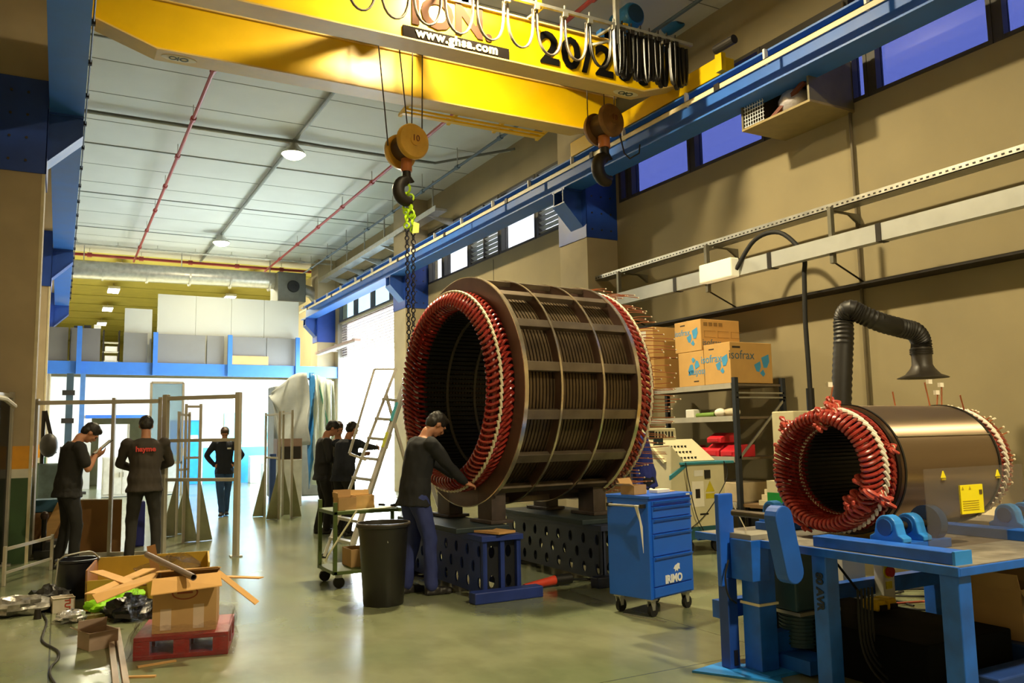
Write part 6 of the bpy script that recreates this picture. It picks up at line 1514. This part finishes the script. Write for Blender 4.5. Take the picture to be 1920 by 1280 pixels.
def hand(mb, w, d, nrm, side, curl=.5, s=1.0):
    """w wrist, d pointing to the fingers, nrm palm normal (fingers curl towards it), side: thumb direction"""
    d = Vector(d).normalized(); nrm = Vector(nrm); nrm = (nrm-d*nrm.dot(d)).normalized(); sd = d.cross(nrm); sd = sd if sd.dot(Vector(side)) > 0 else -sd
    w = Vector(w)
    loft(mb, [(w-d*.02*s, sd*.026*s, nrm*.019*s), (w+d*.02*s, sd*.032*s, nrm*.017*s), (w+d*.06*s, sd*.042*s, nrm*.015*s), (w+d*.088*s, sd*.040*s, nrm*.012*s)], 12)
    for i, (off, ln) in enumerate(((.031, .070), (.011, .078), (-.010, .073), (-.030, .058))):
        p = w+d*.085*s+sd*off*s; ang = 0; pts = [p]; dd = d
        for j, f in enumerate((.45, .30, .25)):
            ang += curl*(.9+.1*i)*(1.0 if j else .7); dd = d*math.cos(ang)+nrm*math.sin(ang); p = p+dd*ln*f*s; pts.append(p)
        limb(mb, pts, [.0095*s, .009*s, .0085*s, .007*s])
    p = w+d*.025*s+sd*.03*s; q = p+(d*.6+sd*.7+nrm*.35).normalized()*.035*s; r_ = q+(d*.85+sd*.25+nrm*.5).normalized()*.03*s; u_ = r_+(d*.8+nrm*.6).normalized()*.022*s
    limb(mb, [p, q, r_, u_], [.014*s, .012*s, .0105*s, .009*s])
SKIN = mat('skin', '#b07a5c', .55, var=.06); HAIR = mat('hair_dark', '#17110d', .55, var=.3, scale=30); HAIRB = mat('hair_brown', '#3a2415', .55, var=.3, scale=30)
EYE = mat('eye_dark', '#120c0a', .3, var=0); LIP = mat('lip', '#7c4238', .5, var=0); SHOE = mat('shoe_dark', '#1a1816', .5)
def person(label, loc, rz, height=1.75, lean=4, hip_z=None, hip_y=0.0, hands=None, poles=None, feet=((.10, .0), (-.10, 0)), toe=(8, -8), head=(0, 0), shirt=None, trousers=None,
           hair=HAIR, short=False, girth=1.0, curls=(.5, .5), hdirs=None, hnrm=None, skin=SKIN, vox=.010, group=None, shoe=SHOE, twist=0, seed=0, hood=False, knee_bend=.0, parts=True):
    k = height/1.77; o = thing('person', label, 'person', loc, rad(rz), group); L = lambda *a: Vector(a)*k
    hz = hip_z or .95; P0 = Vector((0, hip_y, hz)); th = rad(lean)
    def sp(l):
        p = P0.copy(); N_ = 10
        for i in range(N_): q = l*(i+.5)/N_; a = th*(.45+.75*min(1, q/.5)); p = p+Vector((0, math.sin(a), math.cos(a)))*(l/N_)
        return p
    def fr(l):
        a = th*(.45+.75*min(1, l/.5)); up = Vector((0, math.sin(a), math.cos(a))); fw = Vector((0, math.cos(a), -math.sin(a))); rt = Vector((1, 0, 0))
        t_ = rad(twist)*min(1, l/.4); return rt*math.cos(t_)+fw*math.sin(t_), fw*math.cos(t_)-rt*math.sin(t_), up
    def ring(l, a, b, yo=0): r_, f_, u_ = fr(l); return (sp(l)+f_*yo, r_*a, f_*b)
    g = girth
    torso = [ring(-.10, .10*g, .09*g), ring(-.04, .155*g, .115*g), ring(.03, .165*g, .12*g), ring(.14, .142*g, .108*g), ring(.24, .15*g, .112*g), ring(.36, .168*g, .118*g, .005), ring(.44, .165*g, .108*g), ring(.495, .125, .085), ring(.525, .07, .065)]
    rt, fw, up = fr(.5); shp = sp(.465)
    SH = [shp+rt*.182*g, shp-rt*.182*g]; nb = sp(.51)
    hp, hy = rad(head[0]), rad(head[1])
    # head frame (pitch down positive, yaw to the person's left positive)
    ha = th*1.0*.75+hp; hu = Vector((0, math.sin(ha), math.cos(ha))); hf = Vector((0, math.cos(ha), -math.sin(ha))); R_ = Matrix.Rotation(hy, 3, hu); hf = R_ @ hf; hr = hf.cross(hu)
    nk = nb+(up*.6+hu*.4)*.075; hc = nk+hu*.115+hf*.022
    hands = hands or [(.24, .08, .80), (-.24, .08, .80)]; poles = poles or [(.5, -1, -.2), (-.5, -1, -.2)]
    body = MB()
    loft(body, [(c, a*.86, b*.86) for c, a, b in torso])
    limb(body, [nb-up*.03, nk, hc-hu*.04], [.062, .054, .052])
    RM = Matrix((hr, hf, hu)).transposed()
    def E(off, rx, ry, rz_): body.ell(hc+RM @ Vector(off), rx, ry, rz_, 18, R=RM)
    E((0, -.008, .022), .074, .092, .088); E((0, .022, -.03), .058, .066, .075); E((0, .052, -.078), .034, .030, .026)
    E((0, .084, .032), .048, .014, .014); E((0, .098, -.012), .013, .020, .024); E((0, .086, .012), .010, .012, .03)
    E((0, .086, -.052), .024, .012, .010); E((.034, .066, -.012), .022, .02, .02); E((-.034, .066, -.012), .022, .02, .02)
    for s_ in (1, -1): E((.076*s_, -.008, -.004), .010, .020, .031)
    arms = []
    for i, s_ in enumerate((1, -1)):
        el, wr = ik(SH[i], Vector(hands[i]), .285, .255, poles[i]); arms.append((SH[i], el, wr))
        limb(body, [SH[i], SH[i].lerp(el, .5), el, el.lerp(wr, .35), wr], [.052, .045, .038, .040, .026])
        d = (wr-el).normalized(); hd = Vector(hdirs[i]) if hdirs else d; hn = Vector(hnrm[i]) if hnrm else Vector((-s_, 0, -.2)); tdir = Vector((0, .6, .8))
        hand(body, wr, hd, hn, tdir, curls[i])
    legs = []
    for i, s_ in enumerate((1, -1)):
        hj = P0+Vector((s_*.088, 0, -.02)); an = Vector((feet[i][0], feet[i][1], .085+(feet[i][2] if len(feet[i]) > 2 else 0)))
        kn, an2 = ik(hj, an, .43, .425, (s_*.15, 1, 0)); legs.append((hj, kn, an2))
        limb(body, [hj, hj.lerp(kn, .5), kn, kn.lerp(an2, .35), an2], [.083, .072, .052, .054, .038])
    sc = lambda m_: (setattr(m_, 'v', [v*k for v in m_.v]), m_)[1]
    bm_ = sc(meld(body, vox if parts else .014, 2)); bo = bm_.build('body', skin, o, smooth=True, world=False)
    # clothes
    sh_ = MB(); e = .016; loft(sh_, [(c, a+a.normalized()*e, b+b.normalized()*(e+.006)) for c, a, b in ([ring(-.13, .182*g, .138*g)]+torso[1:-1]+[ring(.515, .072, .068)])])
    for i, (a, el, wr) in enumerate(arms):
        sh_.ell(a-Vector((0, 0, .005)), .072*g, .07*g, .07, 14)
        if short: limb(sh_, [a, a.lerp(el, .72)], [.070, .064])
        else: limb(sh_, [a, a.lerp(el, .5), el, el.lerp(wr, .45), el.lerp(wr, .96)], [.070, .062, .055, .052, .040])
    if hood: sh_.ell(nb-fw*.05+up*.02, .09, .06, .06, 14)
    sc(meld(sh_, .013, 5, .011, 10, seed)).build('jacket' if not short else 'shirt', shirt, o, smooth=True, world=False)
    tr = MB(); loft(tr, [(c, a+a.normalized()*.010, b+b.normalized()*.010) for c, a, b in ([torso[0], torso[1], ring(.02, .150*g, .105*g)])])
    for hj, kn, an in legs: limb(tr, [hj+Vector((0, -.005, -.03)), hj.lerp(kn, .5), kn, kn.lerp(an, .5), an+Vector((0, 0, .0))], [.098*g, .088, .070, .064, .062])
    sc(meld(tr, .013, 5, .012, 9, seed+5)).build('trousers', trousers, o, smooth=True, world=False)
    for i, (hj, kn, an) in enumerate(legs):
        t_ = rad(toe[i]); f_ = Vector((math.sin(t_), math.cos(t_), 0)); zf = an.z-.085; m_ = MB()
        for c_, rx, rz_ in ((-.02, .038, .05), (.05, .042, .042), (.12, .044, .034), (.165, .036, .026)):
            q = an+f_*c_; m_.ell((q.x, q.y, zf+rz_*.75+.012), rx, rx*1.25, rz_, 14)
        m_.box(-.040, .040, -.06, .19, 0, .03, mtx=Matrix.Translation(Vector((an.x, an.y, zf))) @ Matrix.Rotation(-t_, 4, 'Z'))
        m2 = meld(m_, .010, 3)
        for v in m2.v: v.z = max(v.z, zf)
        sc(m2).build('shoe', shoe, o, smooth=True, world=False)
    hm = MB(); 
    def HE(off, rx, ry, rz_): hm.ell(hc+RM @ Vector(off), rx, ry, rz_, 18, R=RM)
    HE((0, -.020, .042), .087, .098, .092); HE((0, -.050, .0), .080, .062, .078); HE((0, .03, .088), .066, .058, .038)
    h2 = meld(hm, .009, 2, .005, 40, seed)
    sc(h2).build('hair', hair, o, smooth=True, world=False)
    if parts:
        for s_ in (1, -1):
            MB().ell((hc+RM @ Vector((s_*.031, .083, .010)))*k, .012*k, .007*k, .006*k, 10, R=RM).build('eye', EYE, o, world=False)
            MB().ell((hc+RM @ Vector((s_*.032, .090, .028)))*k, .018*k, .006*k, .004*k, 10, R=RM).build('eyebrow', hair, o, world=False)
        MB().ell((hc+RM @ Vector((0, .097, -.052)))*k, .020*k, .005*k, .005*k, 10, R=RM).build('lips', LIP, o, world=False)
    return o, dict(hc=hc*k, RM=RM, arms=arms, k=k, sp=sp, fr=fr)
cblack = mat('cloth_black', '#1b1a19', .85, var=.15); cbrown = mat('cloth_brown_grey', '#3a332c', .88, var=.15); cnavy = mat('cloth_navy', '#171c2a', .85, var=.15)
cdk = mat('cloth_charcoal', '#201f22', .85, var=.15); cwork = mat('cloth_work_blue', '#2b3670', .8, var=.18); cgrey = mat('cloth_grey', '#6e6a68', .85, var=.1); jeans = mat('jeans', '#2a4a78', .8, var=.15)
tgrey = mat('trouser_grey', '#2b2926', .88, var=.15)
# man with the tablet
o1, i1 = person('man in black short sleeved shirt reading a tablet behind the low stand', (.12, 11.15, 0), -80, 1.76, lean=10, hands=[(.07, .27, 1.30), (-.08, .25, 1.27)], poles=[(.7, -.3, -1), (-.7, -.3, -1)], feet=((.10, .06), (-.12, -.06)),
                head=(46, 0), shirt=cblack, trousers=mat('trouser_dark', '#181818', .85, var=.2), short=True, curls=(.45, .5), hdirs=[(-.2, .9, .35), (.2, .9, .35)], hnrm=[(-.6, 0, .7), (.6, 0, .7)], seed=1, girth=1.08)
Mq = ROOTM[o1.name]
a = Mq @ (Vector((0, .36, 1.40))*i1['k']); R_t = Mq.to_3x3()
t_ = thing('tablet', 'slim tablet held up by the man in the black short sleeved shirt', 'tablet', a)
mm_ = Matrix.Translation(a) @ (R_t @ Matrix.Rotation(rad(52), 3, 'X')).to_4x4()
MB().box(-.09, .09, -.005, .005, -.12, .12, mtx=Matrix.Translation(a) @ (R_t @ Matrix.Rotation(rad(-48), 3, 'X')).to_4x4()).build('case', black, t_)
MB().box(-.082, .082, -.0065, -.005, -.112, .112, mtx=Matrix.Translation(a) @ (R_t @ Matrix.Rotation(rad(-48), 3, 'X')).to_4x4()).build('screen', mat('screen_grey', '#9aa0a4', .15, var=0), t_)
# dark jacket worker from behind
o2, i2 = person('worker seen from behind in a dark jacket with red lettering on the back', (.96, 11.36, 0), -4, 1.79, lean=7, hands=[(.12, .33, 1.08), (-.12, .33, 1.08)], poles=[(1, -.5, -.25), (-1, -.5, -.25)], feet=((.15, .02), (-.15, .0)), head=(22, 0),
                shirt=cbrown, trousers=tgrey, seed=2, girth=1.14, hdirs=[(-.7, .6, .1), (.7, .6, .1)])
M2 = ROOTM[o2.name]; sp, fr_ = i2['sp'], i2['fr']; r_, f_, u_ = fr_(.36)
c_ = (sp(.37)-f_*.152*1.05)*i2['k']
put_text('back_lettering', 'hayme', .088, M2 @ c_, M2.to_3x3() @ r_, M2.to_3x3() @ u_, mat('letter_back', '#c8352c', .6, var=0), o2, .008, bold=.003)
# walking man
o3, i3 = person('man in dark sweater and jeans walking towards the viewer with hands on hips', (2.84, 16.95, 0), 170, 1.72, lean=3, hands=[(.185, .03, .99), (-.185, .03, .99)], poles=[(1, -.35, .05), (-1, -.35, .05)], feet=((.03, .16), (-.04, -.16)), head=(30, 0),
                shirt=cnavy, trousers=jeans, seed=3, hdirs=[(-.7, .4, -.5), (.7, .4, -.5)], hair=HAIRB, vox=.012, girth=.98)
M3 = ROOTM[o3.name]
MB().box(-.12, -.05, .150, .156, 1.27, 1.30).build('name_badge', white, o3, world=False)
# group at the roller door light
person('man in charcoal workwear standing in profile, looking down, left of the stepladder group', (3.60, 12.78, 0), -98, 1.75, lean=5, hands=[(.06, .28, 1.08), (-.05, .30, 1.10)], poles=[(.6, -.6, -1), (-.6, -.6, -1)], feet=((.09, .05), (-.10, -.06)), head=(32, 0), shirt=cdk, trousers=cblack, seed=4, group=None)
q = at(633, 800, Y=13.35)
person('man with a pale grey top facing the viewer behind the two dark clothed colleagues', (q.x+.02, 13.4, 0), 165, 1.73, lean=5, hands=[(.1, .25, 1.1), (-.1, .25, 1.12)], feet=((.1, 0), (-.1, 0)), head=(22, 15), shirt=cgrey, trousers=cblack, seed=5, hair=HAIRB)
q = at(648, 900, Y=12.35)
person('man in dark navy jacket with his back to the viewer reaching right towards the ladder', (q.x-.05, 12.3, 0), -62, 1.72, lean=12, hands=[(.12, .62, 1.32), (-.10, .50, 1.22)], poles=[(.4, -.2, -1), (-.4, -.2, -1)], feet=((.12, -.02), (-.12, .04)), girth=1.16, head=(20, -10), shirt=cnavy, trousers=cblack, seed=6)
# worker leaning into the stator
o6, i6 = person('worker in dark sweater and blue trousers bending over the front coils of the large stator', (3.0, 7.36, 0), -88, 1.74, lean=14, hip_y=-.06, hands=[(.16, .44, .98), (-.10, .50, 1.02)], poles=[(.7, -.4, -1), (-.7, -.4, -1)], feet=((.11, .06), (-.12, -.10)), head=(34, 0),
                shirt=mat('sweater_navy', '#15171c', .85, var=.15), trousers=cwork, seed=7, girth=1.06, hdirs=[(-.1, .9, -.2), (.1, .9, -.2)], hnrm=[(-.5, 0, -.8), (.5, 0, -.8)])
q = at(1213, 860, Y=8.05)
person('worker in a blue jacket bending behind the rear coil rods of the large stator', (6.06, 7.95, 0), 78, 1.74, lean=14, hands=[(.12, .42, 1.0), (-.12, .42, 1.0)], feet=((.12, 0), (-.12, 0)), head=(40, 0), shirt=mat('jacket_blue', '#28348c', .8, var=.15), trousers=mat('trouser_navy', '#101528', .85, var=.1), seed=8)

# repeats share a group phrase
GR = dict(cardboard_box='cardboard boxes around the hall', high_bay_lamp='round lamps under the hall ceiling', panel_lamp='panel lamps under the rear ceiling', picking_bin='red picking bins on the shelf', sprinkler_pipe='red sprinkler pipes', person='people working in the hall',
          paper_stack='paper stacks on the low table', cardboard_strip='cardboard strips around the open carton', aluminium_profile='aluminium profiles on the floor', wood_lath='wood laths on the floor', white_cap='small white caps on the tool chest', hand_tool='hand tools on the green cart',
          stator='stators being worked on', steel_support='perforated supports of the large stator', base_slab='slabs on the stator supports', crane_runway='crane runways', hook_block='crane hook blocks', hoist_trolley='crane hoist trolleys', roller_bearing='roller bearings on the test bench',
          sledge='steel sledges under the bench', storage_cabinet='white cabinets in the far left', white_partition='white partitions on the mezzanine', parts_bin='bins on the mezzanine sheets', safety_fence='free standing guard frames', cable_tangle='loose cable tangles', cable_conduit='conduits under the ceiling', white_drum_box='white storage boxes by the blue dado', cable='coloured cables behind the bench')
for ob in list(COL.objects):
    if ob.parent is None and 'label' in ob and 'kind' not in ob:
        g_ = GR.get(ob.name.split('.')[0])
        if g_: ob['group'] = g_
